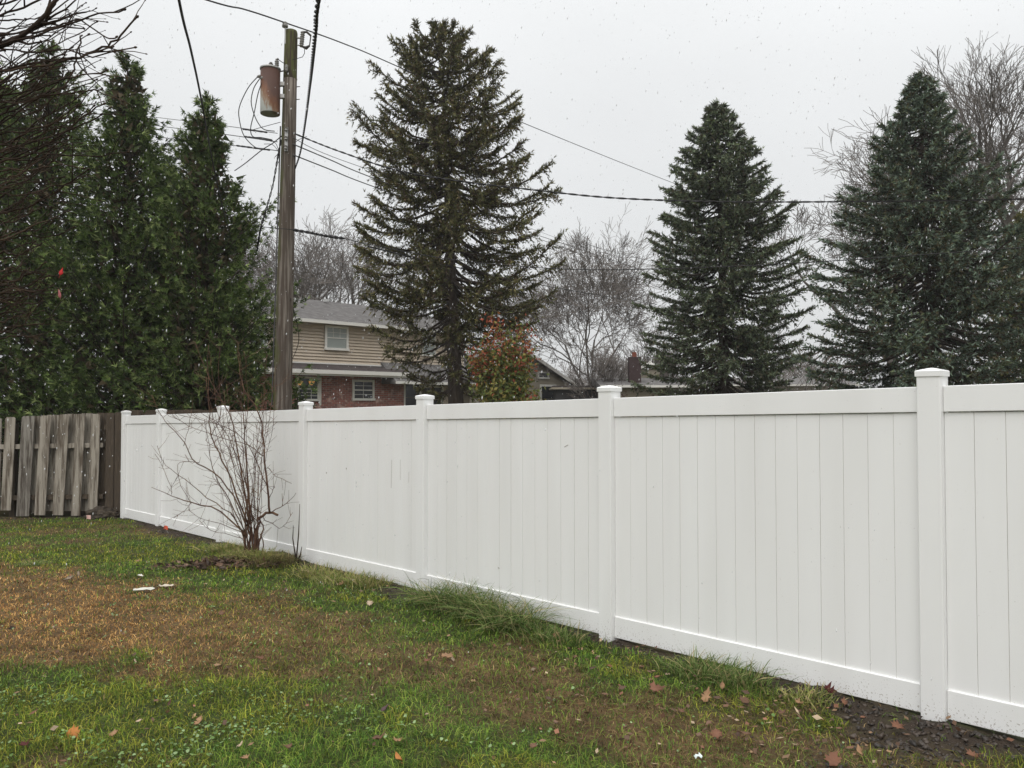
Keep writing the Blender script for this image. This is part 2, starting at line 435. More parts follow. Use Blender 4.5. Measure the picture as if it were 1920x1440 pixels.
# ================================================================== GROUND
def blob(px, py, cx, cy, rx, ry, rot=0):
    dx = px - cx; dy = py - cy; c, s = cos(rot), sin(rot)
    u = (dx * c + dy * s) / rx; v = (-dx * s + dy * c) / ry
    return np.exp(-(u * u + v * v))

def lawn_masks(x, y):
    z = ground_base(x, y)
    wx = x + .35 * (fbm(x * 1.7, y * 1.7, 31) - .5); wy = y + .6 * (fbm(x * 1.7, y * 1.7, 47) - .5)
    px, py = topix(wx, wy, z)
    n1 = fbm(x * 2.2, y * 2.2, 3, 5); n2 = fbm(x * 7, y * 7, 11, 3); n3 = fbm(x * .9, y * .9, 19, 3)
    br = .36 + 0 * x
    for (cx, cy, rx, ry, rot, w) in [
        (60, 1130, 240, 62, .1, .95), (40, 1215, 300, 50, .0, .8), (330, 1190, 220, 50, .1, .75), (520, 1180, 180, 30, .05, .45),
        (100, 1000, 260, 18, 0, .30), (300, 1010, 140, 14, 0, .35), (620, 1235, 200, 30, .1, .35),
        (1020, 1300, 230, 50, .35, .5), (1150, 1390, 260, 55, .2, .5), (800, 1290, 160, 26, .2, .3), (1100, 1240, 200, 26, .2, .2),
        (620, 1080, 420, 42, .12, -.75), (300, 1060, 200, 18, .1, -.55), (50, 1050, 120, 10, 0, -.35), (20, 1000, 60, 14, 0, -.4),
        (250, 1350, 420, 75, .02, -.85), (600, 1400, 260, 60, 0, -.45), (820, 1160, 200, 30, .15, -.4), (1180, 1260, 160, 24, .35, -.45),
        (1400, 1300, 160, 40, .3, -.4)]:
        br = br + w * blob(px, py, cx, cy, rx, ry, rot)
    br = br + (n1 - .5) * 1.7 + (n2 - .5) * .7 + (n3 - .5) * .5
    br = np.clip(br, 0, 1)
    fd = fence_dist(x, y)
    mud = 1.1 * np.clip(1 - np.abs(fd - .02) / (.07 + .20 * (n3)), 0, 1) * (.35 + .9 * n1)
    for (cx, cy, rx, ry, rot, w) in [(1790, 1385, 220, 38, .15, 1.15), (1560, 1335, 110, 22, .3, .65), (1640, 1430, 190, 18, 0, .45), (1140, 1205, 90, 14, .3, .9),
        (740, 1112, 75, 13, .2, 1.0), (520, 1062, 60, 9, .1, .6), (330, 1008, 90, 9, .3, .8), (440, 1048, 70, 9, 0, .55), (190, 960, 80, 14, 0, .8),
        (880, 1425, 60, 12, 0, .35), (100, 966, 160, 9, 0, .7), (700, 1235, 60, 7, 0, .4)]:
        mud = mud + w * blob(px, py, cx, cy, rx, ry, rot)
    mud = mud + (n1 - .5) * 1.1 + (n2 - .5) * .5 - .14
    mud = np.clip(mud, 0, 1)
    # beyond the fence: ordinary lawn
    return br, mud, n1, n2, px, py

def ground_z(x, y):
    x = np.asarray(x, float); y = np.asarray(y, float)
    z = ground_base(x, y)
    near = np.clip((17 - y) / 3, 0, 1)
    z = z + near * ((fbm(x * .8, y * .8, 5, 3) - .5) * .05 + (fbm(x * 5, y * 5, 9, 3) - .5) * .018)
    # low mound round the shrub, spoil heap by the cedar fence, churned mud on the right
    z = z + .11 * np.exp(-(((x - shrub_base[0]) / .55) ** 2 + ((y - shrub_base[1]) / .45) ** 2))
    _, mud, n1, n2, px, py = lawn_masks(x, y)
    z = z + near * np.where(mud > .4, (mud - .4) * ((fbm(x * 9, y * 9, 77, 4) - .45) * .17), 0)
    fd = fence_dist(x, y)
    z = z + .022 * np.exp(-(fd / .22) ** 2) * near
    return z
sb = at(478, 1048, 9.75)
shrub_base = (sb.x, sb.y)

gx = np.concatenate([-np.geomspace(900, 15.5, 16), np.arange(-15, -9, .18), np.arange(-9, 5.2, .05), np.geomspace(5.4, 900, 22)])
gy = np.concatenate([np.array([-600, -120, -30, -8, -2, 0, 1.2, 2.2]), np.arange(2.6, 8, .04), np.arange(8, 15.5, .065), np.array([15.8, 16.5, 17.5, 19, 21, 24, 28, 33, 38, 44, 55, 80, 130, 260, 600, 1400])])
GX, GY = np.meshgrid(gx, gy)
fx = GX.ravel(); fy = GY.ravel()
fz = ground_z(fx, fy)
br, mud, n1, n2, _, _ = lawn_masks(fx, fy)
soilA = np.array([.045, .058, .018]); soilB = np.array([.115, .075, .036]); soilM = np.array([.045, .034, .026])
cg = soilA[None] * (1 - br[:, None]) + soilB[None] * br[:, None]
cg = cg * (.55 + .9 * fbm(fx * 6.5, fy * 6.5, 131, 3))[:, None]
cg = cg * (1 - mud[:, None]) + soilM[None] * mud[:, None]
nxx, nyy = len(gx), len(gy)
ii = np.arange(nxx * nyy).reshape(nyy, nxx)
F = np.stack([ii[:-1, :-1], ii[:-1, 1:], ii[1:, 1:], ii[1:, :-1]], -1).reshape(-1, 4)
gm = mat('lawn_soil', (0, 0, 0), .85, .12, attr=True, noise=(38, (.03, .022, .015), .5, .85), bump=(45, 1.0))
g = link('ground', mesh_np('ground', np.stack([fx, fy, fz], 1), F, cg, True), None, gm)
tag(g, kind='structure')

# ------------------------------------------------------------------ grass blades
def blades(n, xs, ys, hgt, wid, lean, cols, name, label, m, cat='grass', kind='stuff', zoff=0, yawbias=None):
    zs = ground_z(xs, ys) - .004 + zoff
    P = np.stack([xs, ys, zs], 1)
    a = rng.uniform(0, 2 * pi, n)
    D = np.stack([np.cos(a), np.sin(a), np.zeros(n)], 1); S = np.stack([-np.sin(a), np.cos(a), np.zeros(n)], 1)
    # turn blade width mostly at random
    up = np.array([0, 0, 1.0])
    h = hgt[:, None]; l = lean[:, None]; w = wid[:, None]
    p1 = P + up * h * .55 + D * h * l * .35
    p2 = P + up * h * (1 - .35 * np.minimum(l, 1.6)) + D * h * l
    V = np.stack([P - S * w * .5, P + S * w * .5, p1 + S * w * .42, p1 - S * w * .42, p2 + S * w * .08, p2 - S * w * .08], 1).reshape(-1, 3)
    b = np.arange(n)[:, None] * 6
    F = np.concatenate([b + np.array([[0, 1, 2, 3]]), b + np.array([[3, 2, 4, 5]])], 0)
    me = mesh_np(name, V, F, np.repeat(cols, 6, 0))
    o = link(name, me, None, m)
    return o
def sample_lawn(n, power=1.75, ymin=2.5, ymax=14.9):
    u = rng.uniform(0, 1, n)
    e = 2 - power     # density per area ~ Y^-power, strip width ~ Y
    ys = (ymin ** e + u * (ymax ** e - ymin ** e)) ** (1 / e)
    xs = rng.uniform(-.78, .72, n) * ys
    ok = (fence_dist(xs, ys) > .0)
    return xs[ok], ys[ok]
xs, ys = sample_lawn(285000)
br, mud, n1, n2, px, py = lawn_masks(xs, ys)
keep = rng.uniform(0, 1, len(xs)) > np.clip(mud * 1.55 - .22, 0, .97)
xs, ys, br, mud, n1, n2, px, py = [q[keep] for q in (xs, ys, br, mud, n1, n2, px, py)]
n = len(xs)
left_ = np.exp(-((px - 40) / 430) ** 4 - ((py - 1160) / 120) ** 4)
isb = rng.uniform(0, 1, n) < np.clip((br - .15) * 1.35, .05, .66 + .28 * left_)
green = colmix(n, [(.135, .21, .028), (.085, .165, .022), (.22, .27, .05), (.06, .12, .018)], None, .28)
brown = colmix(n, [(.19, .125, .055), (.135, .08, .038), (.30, .21, .10), (.085, .052, .028)], None, .28)
orange = np.exp(-((px - 80) / 420) ** 2 - ((py - 1160) / 110) ** 2)[:, None]
brown = brown * (1 + orange * np.array([[1.5, 1.15, .62]]))
yell = (fbm(xs * 1.3, ys * 1.3, 61, 3) > .56)[:, None]
green = np.where(yell, green * np.array([[1.35, 1.05, .9]]), green)
cols = np.where(isb[:, None], brown, green)
vig = (.52 + .96 * fbm(xs * 6.5, ys * 6.5, 131, 3))[:, None]
cols = cols * vig * np.where(isb[:, None], 1.0, 1.12)
hg = rng.uniform(.014, .058, n) * np.where(isb, .7, 1.0) * (.7 + .8 * fbm(xs * 3, ys * 3, 91, 2))
wd = rng.uniform(.0026, .0046, n) * np.clip(ys / 4.2, .9, 2.3)
ln = rng.uniform(.3, 1.7, n)
o = blades(n, xs, ys, hg, wd, ln, cols, 'lawn_grass', '', M['grass'])
tag(o, 'short wet lawn grass in green and tan patches in front of the white fence', 'grass', kind='stuff')

# clover and broad weed leaves low in the turf, thickest at the bottom left
xs, ys = sample_lawn(52000, 1.9)
br, mud, n1, n2, px, py = lawn_masks(xs, ys)
pc = blob(px, py, 230, 1370, 420, 80) * .95 + blob(px, py, 620, 1120, 420, 45) * .35 + blob(px, py, 480, 1205, 60, 20) * .6 + blob(px, py, 1000, 1335, 50, 14) * .9 + .05
keep = rng.uniform(0, 1, len(xs)) < pc * np.clip(1.3 - mud * 2, 0, 1) * (fbm(xs * 3, ys * 3, 15, 2) > .44)
xs, ys = xs[keep], ys[keep]; n = len(xs)
zs = ground_z(xs, ys) + rng.uniform(.015, .04, n)
cen = np.stack([xs, ys, zs], 1)
nrm = unit(np.stack([rng.normal(0, .4, n), rng.normal(0, .4, n), np.ones(n)], 1))
t1 = unit(np.cross(nrm, rng.normal(size=(n, 3)))); t2 = np.cross(nrm, t1)
r = rng.uniform(.006, .0125, n)[:, None]
ring = [cen + (t1 * cos(a) + t2 * sin(a)) * r * (1 if k % 2 else .8) for k, a in enumerate(np.linspace(0, 2 * pi, 7)[:-1])]
V = np.stack(ring, 1).reshape(-1, 3)
F = np.arange(n * 6).reshape(n, 6)
cc = colmix(n, [(.20, .30, .11), (.27, .37, .18), (.14, .23, .07)], None, .18)
o = link('clover', mesh_np('clover', V, F, np.repeat(cc, 6, 0)), None, M['grass'])
tag(o, 'small round clover leaves spread through the wet green turf', 'clover', kind='stuff')

# mud crumbs
xs, ys = sample_lawn(150000, 1.5)
br, mud, n1, n2, px, py = lawn_masks(xs, ys)
keep = rng.uniform(0, 1, len(xs)) < np.clip(mud * 1.5 - .38, 0, 1)
xs, ys = xs[keep], ys[keep]; n = len(xs)
zs = ground_z(xs, ys)
r = (rng.uniform(.1, 1, n) ** 3.2 * .024 + .0035)
oct_ = np.array([(1, 0, 0), (0, 1, 0), (-1, 0, 0), (0, -1, 0), (0, 0, 1), (0, 0, -1)], float)
V = (np.stack([xs, ys, zs], 1)[:, None] + oct_[None] * r[:, None, None] * rng.uniform(.55, 1.2, (n, 6, 1)) * np.array([1, 1, .6]) + rng.normal(0, .35, (n, 6, 3)) * r[:, None, None]).reshape(-1, 3)
of = np.array([(0, 1, 4), (1, 2, 4), (2, 3, 4), (3, 0, 4), (1, 0, 5), (2, 1, 5), (3, 2, 5), (0, 3, 5)])
F = (np.arange(n)[:, None, None] * 6 + of[None]).reshape(-1, 3)
cc = colmix(n, [(.045, .034, .027), (.03, .023, .018), (.07, .052, .04)], None, .2)
o = link('soil_crumbs', mesh_np('soil_crumbs', V, F, np.repeat(cc, 6, 0)), None, mat('wet_soil', (0, 0, 0), .5, .5, attr=True))
tag(o, 'loose dark wet soil dug up along the foot of the white fence', 'soil', kind='stuff')

# ------------------------------------------------------------------ leaves on the ground
def leaf_mesh(name, size, col, kind, curl, seed):
    rr = random.Random(seed)
    if kind == 'maple':
        prof = [(0, -.52), (.12, -.42), (.42, -.30), (.30, -.12), (.60, .02), (.34, .12), (.36, .40), (.16, .30), (0, .62), (-.16, .30), (-.36, .40), (-.34, .12), (-.60, .02), (-.30, -.12), (-.42, -.30), (-.12, -.42)]
    elif kind == 'oak':
        prof = [(0, -.6), (.08, -.42), (.26, -.34), (.14, -.18), (.34, -.02), (.16, .10), (.32, .28), (.12, .34), (0, .6), (-.12, .34), (-.32, .28), (-.16, .10), (-.34, -.02), (-.14, -.18), (-.26, -.34), (-.08, -.42)]
    else:
        prof = [(.0, -.6), (.13, -.38), (.22, -.12), (.22, .12), (.13, .36), (0, .6), (-.13, .36), (-.22, .12), (-.22, -.12), (-.13, -.38)]
    V = [(0, 0, 0)]
    for (u, v) in prof:
        u *= 1 + rr.uniform(-.3, .22); v *= 1 + rr.uniform(-.3, .22)
        V.append((u * size, v * size, size * (curl * (u * u * 2.6 + v * v * 1.1) + rr.uniform(-.07, .09))))
    n = len(prof)
    V.append((0, -.95 * size, size * .1)); V.append((.02 * size, -.5 * size, 0)); V.append((-.02 * size, -.5 * size, 0))
    V2 = [(a, b, c + .0025) for a, b, c in V]
    top = [(0, i + 1, (i + 1) % n + 1) for i in range(n)] + [(n + 1, n + 2, n + 3)]
    k = len(V)
    F = [tuple(q + k for q in f) for f in top] + [tuple(reversed(f)) for f in top]
    F2 = []
    for i in range(n):
        a, b = i + 1, (i + 1) % n + 1
        F2 += [(a, b, b + k), (a, b + k, a + k)]
    allV = np.array(V + V2); FF = np.array(F + F2)
    c = np.array([[col[0], col[1], col[2]]]) * np.array([[1 + rr.uniform(-.2, .2)] for _ in allV])
    return mesh_np(name, allV, FF, c)
OR = (.42, .17, .045); TAN = (.31, .18, .095); BRN = (.15, .08, .048); DRD = (.085, .02, .018); PUR = (.10, .06, .06); PAL = (.50, .38, .27); RUS = (.19, .088, .052)
LV = [(138, 1376, .085, OR, 'maple', .1, 'bright orange leaf lying in green grass at the lower left'),
 (213, 1377, .05, TAN, 'maple', .2, 'tan leaf just right of the bright orange leaf'),
 (372, 1355, .08, TAN, 'oak', .3, 'pointed tan leaf on green grass, third of the row from the lower left'),
 (748, 1427, .09, OR, 'plain', .6, 'curled orange leaf at the bottom edge of the lawn'),
 (708, 1388, .08, BRN, 'plain', .9, 'rolled brown leaf above the curled orange one'),
 (746, 1391, .06, TAN, 'oak', .6, 'crumpled tan leaf beside the rolled brown one'),
 (720, 1331, .06, PUR, 'plain', .4, 'dull purple leaf lying on brown turf'),
 (450, 1399, .04, PAL, 'plain', .8, 'small pale leaf edge standing in green grass'),
 (461, 1423, .045, TAN, 'maple', .4, 'small tan leaf at the bottom, left of the curled orange one'),
 (45, 1398, .055, DRD, 'maple', .3, 'dark red leaf at the far lower left corner'),
 (260, 1354, .035, PAL, 'plain', .6, 'small beige leaf in clover above the tan leaf'),
 (543, 1402, .045, BRN, 'maple', .5, 'small brown leaf in green grass at bottom centre left'),
 (838, 1231, .10, TAN, 'maple', .15, 'broad flat tan leaf in the middle of the lawn'),
 (800, 1240, .05, RUS, 'maple', .3, 'rusty leaf left of the broad flat tan leaf'),
 (487, 1236, .06, RUS, 'maple', .4, 'rusty leaf on the brown turf patch'),
 (712, 1258, .055, TAN, 'oak', .5, 'light brown oak leaf in mid lawn grass'),
 (1230, 1292, .095, RUS, 'maple', .15, 'large flat rusty leaf below the right fence panel'),
 (1324, 1309, .10, TAN, 'oak', .5, 'jagged tan leaf right of the large rusty one'),
 (1344, 1378, .075, RUS, 'maple', .2, 'rusty leaf at the edge of the mud'),
 (1396, 1377, .085, BRN, 'plain', .3, 'long flat brown leaf at the edge of the mud'),
 (1682, 1364, .08, RUS, 'maple', .3, 'rusty leaf lying on dark mud by the near post'),
 (1555, 1298, .08, DRD, 'maple', .7, 'dark red leaf against the bottom rail'),
 (1582, 1319, .07, RUS, 'oak', .4, 'rusty leaf just below the dark red one'),
 (1395, 1317, .08, BRN, 'maple', .5, 'brown leaf in grass left of the mud'),
 (1611, 1410, .06, TAN, 'plain', .5, 'small tan leaf on dark mud near bottom edge'),
 (1562, 1430, .10, RUS, 'maple', .5, 'crumpled rusty leaf at the bottom edge of the mud'),
 (1355, 1288, .075, TAN, 'plain', .6, 'upright tan leaf in the grass tuft by the fence'),
 (1500, 1321, .07, TAN, 'oak', .7, 'curled tan leaf on the grass to mud border'),
 (1232, 1270, .05, RUS, 'plain', .4, 'small rusty leaf above the large flat rusty one'),
 (1277, 1335, .055, BRN, 'maple', .4, 'small brown leaf on brown turf at right'),
 (1000, 1401, .05, BRN, 'maple', .3, 'brown leaf on bottom centre turf'),
 (1822, 1416, .09, RUS, 'oak', .3, 'flat rusty leaf on mud at the lower right'),
 (1467, 1338, .075, BRN, 'oak', .6, 'brown oak leaf left of the dark mud'),
 (1042, 1193, .06, RUS, 'maple', .4, 'rusty leaf in the trodden soil below a fence post'),
 (640, 1098, .10, TAN, 'oak', .8, 'pale dead leaf in the yellow tuft by the fence'),
 (130, 1087, .14, (.22, .17, .12), 'oak', .6, 'crumpled grey brown leaf on the tan turf patch'),
 (147, 1079, .09, (.20, .15, .10), 'plain', .6, 'narrow grey leaf behind the crumpled grey brown one'),
 (693, 1133, .07, PAL, 'maple', .4, 'pale pink leaf on the bare soil between tufts'),
 (650, 1150, .05, TAN, 'plain', .4, 'tiny tan leaf left of the long grass tuft'),
 (415, 1152, .06, BRN, 'maple', .4, 'brown leaf on green grass left of lawn centre')]
for k, (px_, py_, sz, c_, kd, cu, lab) in enumerate(LV):
    # distance at which this pixel meets the ground
    Y = 4.0
    for _ in range(30):
        p = at(px_, py_, Y); zg = float(ground_z(p.x, p.y)); slope = (p.z - CAMZ) / Y
        Y = Y * .5 + .5 * (zg + .03 - CAMZ) / slope
    p = at(px_, py_, Y)
    o = link('fallen_leaf', leaf_mesh('fallen_leaf', sz * .9, c_, kd, cu, k), None, M['litter'])
    o.location = (p.x, p.y, float(ground_z(p.x, p.y)) + .034)
    R_ = Matrix.Rotation(random.uniform(-.1, .6) if k else .95, 3, 'X') @ Matrix.Rotation(random.uniform(-.3, .3), 3, 'Y') @ Matrix.Rotation(random.uniform(0, 6.28), 3, 'Z')
    o.rotation_euler = R_.to_euler()
    tag(o, lab, 'leaf', 'fallen leaves on the lawn')
# small leaf litter nobody could count
lc = Cloud()
xs, ys = sample_lawn(15000, 1.6)
br, mud, n1, n2, px, py = lawn_masks(xs, ys)
pc = .06 + .55 * blob(px, py, 1450, 1350, 280, 60, .2) + .35 * blob(px, py, 1120, 1230, 120, 30) + .4 * blob(px, py, 720, 1115, 90, 20) + .8 * blob(px, py, 430, 1055, 80, 14) + .15 * blob(px, py, 1000, 1350, 300, 90)
keep = rng.uniform(0, 1, len(xs)) < pc
xs, ys = xs[keep], ys[keep]; n = len(xs)
P = np.stack([xs, ys, ground_z(xs, ys) + rng.uniform(.012, .035, n)], 1)
D = unit(np.stack([rng.normal(size=n), rng.normal(size=n), rng.normal(0, .25, n)], 1))
lc.add(*diamonds(P, D, rng.uniform(.015, .06, n), rng.uniform(.010, .036, n), colmix(n, [(.26, .16, .09), BRN, RUS, (.36, .27, .18), (.12, .07, .045), (.12, .07, .045)], None, .3), np.tile([0, 0, 1.], (n, 1)) + rng.normal(0, .4, (n, 3))))
o = lc.build('leaf_litter', M['litter'])
tag(o, 'small broken brown leaves strewn over the lawn and mud', 'leaf litter', kind='stuff')

# ================================================================== WHITE VINYL FENCE
fz0 = posts[2]
fence = thing('vinyl_fence', 'long white vinyl privacy fence with capped posts running back across the lawn', 'fence', (posts[4].x, posts[4].y, float(ground_z(posts[4].x, posts[4].y))))
Z = Vector((0, 0, 1))
for i, p in enumerate(posts):
    zt = rail_top(p) + .085 + random.uniform(-.006, .006); zb = rail_bot(p) - .06
    p0 = Vector((p.x, p.y, 0))
    rz = math.atan2(dF.y, dF.x)
    m_ = MB(); m_.cbox((p.x, p.y, (zt + zb) / 2), PW, PW, zt - zb, rz)
    po = m_.build('post', M['vinyl'], fence, bevel=.005)
    # cap: skirt and low pyramid
    c_ = MB(); w = .139
    X = dF; Yv = nF
    def cor(h, wd): return [p0 + X * sx * wd / 2 + Yv * sy * wd / 2 + Z * h for sx, sy in ((-1, -1), (1, -1), (1, 1), (-1, 1))]
    rows = [cor(zt - .028, w), cor(zt + .002, w), cor(zt + .007, w - .010), cor(zt + .020, .03)]
    vs_ = sum(rows, []) + [p0 + Z * (zt + .022)]
    fs_ = [(3, 2, 1, 0)]
    for a in range(3):
        for k in range(4): fs_.append((a * 4 + k, a * 4 + (k + 1) % 4, a * 4 + 4 + (k + 1) % 4, a * 4 + 4 + k))
    for k in range(4): fs_.append((12 + k, 12 + (k + 1) % 4, 16))
    c_.add(vs_, fs_)
    # sub-part of the post
    me = c_.mesh('post_cap'); me.materials.append(M['vinyl'])
    co = bpy.data.objects.new('post_cap', me); C.objects.link(co); co.parent = po
    co.matrix_parent_inverse = Matrix.Identity(4)
for i in range(len(posts) - 1):
    a, b = posts[i], posts[i + 1]
    A = a + dF * PW / 2; B = b - dF * PW / 2; Ls = (B - A).length
    def P_(s, dn, z): q = A + dF * s + nF * dn; return Vector((q.x, q.y, z))
    ta, tb, ba, bb = rail_top(A), rail_top(B), rail_bot(A), rail_bot(B)
    def rail(name, z0, z1, h):
        f0, f1 = .026, -.026
        R = MB()
        vs_ = [P_(0.001, f1, z0), P_(Ls - .001, f1, z1), P_(Ls - .001, f0, z1), P_(0.001, f0, z0), P_(0.001, f1, z0 + h), P_(Ls - .001, f1, z1 + h), P_(Ls - .001, f0, z1 + h), P_(0.001, f0, z0 + h)]
        R.add(vs_, [(0, 3, 2, 1), (4, 5, 6, 7), (0, 1, 5, 4), (1, 2, 6, 5), (2, 3, 7, 6), (3, 0, 4, 7)])
        return R.build(name, M['vinyl'], fence, bevel=.0035)
    rail('top_rail', ta - .146, tb - .146, .146)
    rail('bottom_rail', ba, bb, .162)
    # tongue and groove planks, each proud of its joints by a chamfer
    n = 15 if Ls > 2 else 11
    wpl = Ls / n
    for k in range(n):
        s0 = k * wpl + .0008; s1 = (k + 1) * wpl - .0008
        f = .0105 + random.uniform(-.0004, .0004); ch = .0022; tl = random.uniform(-.0011, .0011)
        def zt_(s): return ta + (tb - ta) * s / Ls - .150
        def zb_(s): return ba + (bb - ba) * s / Ls + .158
        prof = [(s0, -f), (s0, f - ch + tl), (s0 + ch, f + tl), (s1 - ch, f - tl), (s1, f - ch - tl), (s1, -f)]
        vs_ = [P_(s, d_, zb_(s)) for s, d_ in prof] + [P_(s, d_, zt_(s)) for s, d_ in prof]
        q = len(prof)
        fs_ = [(j, (j + 1) % q, q + (j + 1) % q, q + j) for j in range(q)] + [tuple(reversed(range(q))), tuple(range(q, 2 * q))]
        MB().add(vs_, fs_).build('plank', M['vinyl'], fence)
    # tongues seen as thin dark joints between the planks
    G = MB()
    for k in range(1, n):
        s = k * wpl
        G.box(P_(s - .002, -.0045, ba + (bb - ba) * s / Ls + .16), dF * .004, nF * .012, Z * (ta - .15 - ba - .16))
    G.build('joint', M['gap'], fence)['kind'] = 'stuff'

# old scuffs and short grime streaks on the planks
def face_pt(px_, py_, off):
    """point of the plank face seen at this pixel"""
    o = corners[2] - nF * off; k = (px_ - 960) / FPX
    # (o + dF*t) with x = k*y
    t = (k * o.y - o.x) / (dF.x - k * dF.y); q = o + dF * t
    return Vector((q.x, q.y, at(px_, py_, q.y).z))
for (xa, ya, xb, yb, w_) in [(735, 862, 734, 915, .0011), (751, 862, 751, 900, .0009), (767, 885, 767, 905, .0009), (1058, 838, 1065, 834, .002), (1143, 985, 1142, 1010, .002), (613, 885, 613, 888, .004), (650, 877, 650, 880, .004), (934, 1064, 936, 1066, .004)]:
    a = face_pt(xa, ya, PW / 2 - .0125); b = face_pt(xb, yb, PW / 2 - .0125)
    MB().tube([a, b], w_, 4).build('scuff', M['gap'], fence)

# ================================================================== CEDAR FENCE
WY = 15.05
cf = thing('cedar_fence', 'old weathered shadowbox cedar fence at the back left corner of the lawn', 'fence', (-8.5, WY, float(ground_z(-8.5, WY))))
def zt_c(px): return None
gapx = [(8, 24), (31, 58, 1), (58, 71, 0), (66, 90, 1), (90, 106, 0), (106, 124, 1), (124, 139, 0), (137, 156, 1), (156, 170, 0), (170, 190, 1)]
def picket(px0, px1, ytop, ybot, front, m_, lean=0, parent=cf, Y=WY):
    Yp = Y - (.075 if front else -.045)
    if not front: px0 -= 4; px1 += 4
    a = at(px0, ybot, Yp); b = at(px1, ybot, Yp); ta_ = at(px0, ytop, Yp)
    w = b.x - a.x; x0 = a.x; zb = a.z; h = ta_.z - zb; t = .02; dog = min(.03, w * .22)
    prof = [(0, 0), (w, 0), (w, h - dog), (w - dog, h), (dog, h), (0, h - dog)]
    vs_ = [(x0 + u + lean * v / h, Yp, zb + v) for u, v in prof] + [(x0 + u + lean * v / h, Yp + t, zb + v) for u, v in prof]
    q = 6
    fs_ = [tuple(range(q)), tuple(reversed(range(q, 2 * q)))] + [(j, q + j, q + (j + 1) % q, (j + 1) % q) for j in range(q)]
    MB().add(vs_, fs_).build('picket', m_, parent)
for (x0, x1, yt, yb, fr, m_, le) in [
    (1, 20, 782, 957, 1, 'wood_light', .06), (-22, -4, 784, 958, 0, 'wood_back', 0), (-42, -20, 783, 957, 1, 'wood_grey', .03), (-62, -44, 783, 957, 0, 'wood_back', 0),
    (-86, -64, 783, 957, 1, 'wood_light', .03), (-104, -88, 783, 957, 0, 'wood_back', 0), (-130, -108, 783, 957, 1, 'wood_grey', 0),
    (30, 54, 780, 968, 1, 'wood_grey', .08), (52, 70, 780, 962, 0, 'wood_back', .02), (64, 84, 779, 966, 1, 'wood_light', .09), (85, 103, 778, 958, 0, 'wood_back', .03),
    (98, 118, 777, 966, 1, 'wood_light', .09), (118, 137, 776, 958, 0, 'wood_back', .03), (133, 150, 776, 967, 1, 'wood_light', .07), (150, 168, 775, 958, 0, 'wood_back', .02),
    (165, 182, 776, 955, 1, 'wood_light', .04), (182, 198, 774, 960, 0, 'wood_dark', 0)]:
    picket(x0, x1, yt, yb, fr, M[m_], le)
for (x0, x1, yt) in [(197, 213, 774), (212, 227, 773)]:
    picket(x0, x1, yt, 968, 1, M['wood_dark'], 0)
# the run that carries on behind the white fence: only its dark tops show
xx = 229; k = 0
while xx < 600:
    w = random.uniform(15.5, 17.5)
    picket(xx, xx + w - .8, 769.5 + random.uniform(-1.2, 1.4) - (xx - 229) * .004, 960, k % 2, M['wood_dark'], 0); xx += w; k += 1
for (za, yy) in ((840, 0), (936, 0)):
    a = at(-140, za, WY); b = at(195, za - 6, WY)
    MB().box(a - Vector((0, .04, .045)), b - a, Vector((0, .06, 0)), Vector((0, 0, .085))).build('rail', M['wood_light'] if za == 840 else M['wood_dark'], cf)
a = at(197, 800, WY + .0); b = at(600, 800, WY)
MB().box(a - Vector((0, .04, .045)), b - a, Vector((0, .06, 0)), Vector((0, 0, .085))).build('rail', M['wood_dark'], cf)
MB().cbox((at(228, 900, WY + .12).x, WY + .14, .45), .1, .1, 1.95).build('post', M['wood_dark'], cf)
MB().cbox((at(24, 900, WY + .10).x, WY + .13, .45), .1, .1, 1.75).build('post', M['wood_dark'], cf)

# spoil mound at the foot of the cedar fence
def lump(name, c, rx, ry, rz, m_, label, cat, seed):
    import bmesh
    bm = bmesh.new(); bmesh.ops.create_icosphere(bm, subdivisions=4, radius=1)
    r = random.Random(seed)
    from mathutils import noise
    for v in bm.verts:
        k = 1 + .35 * noise.fractal(v.co * 2.2 + Vector((seed, 0, 0)), 1, 2, 4)
        v.co = Vector((v.co.x * rx, v.co.y * ry, v.co.z * rz)) * k
    me = bpy.data.meshes.new(name); bm.to_mesh(me); bm.free()
    o = link(name, me, None, m_); o.location = c
    return tag(o, label, cat)
p = at(190, 955, 14.75)
lump('soil_mound', (p.x, p.y, float(ground_z(p.x, p.y)) + .04), .30, .20, .16, mat('mound_soil', (.045, .036, .028), .9, .2, noise=(9, (.09, .07, .05), .45, .7), bump=(14, 1)), 'low dark mound of soil against the cedar fence by the corner', 'soil mound', 3)

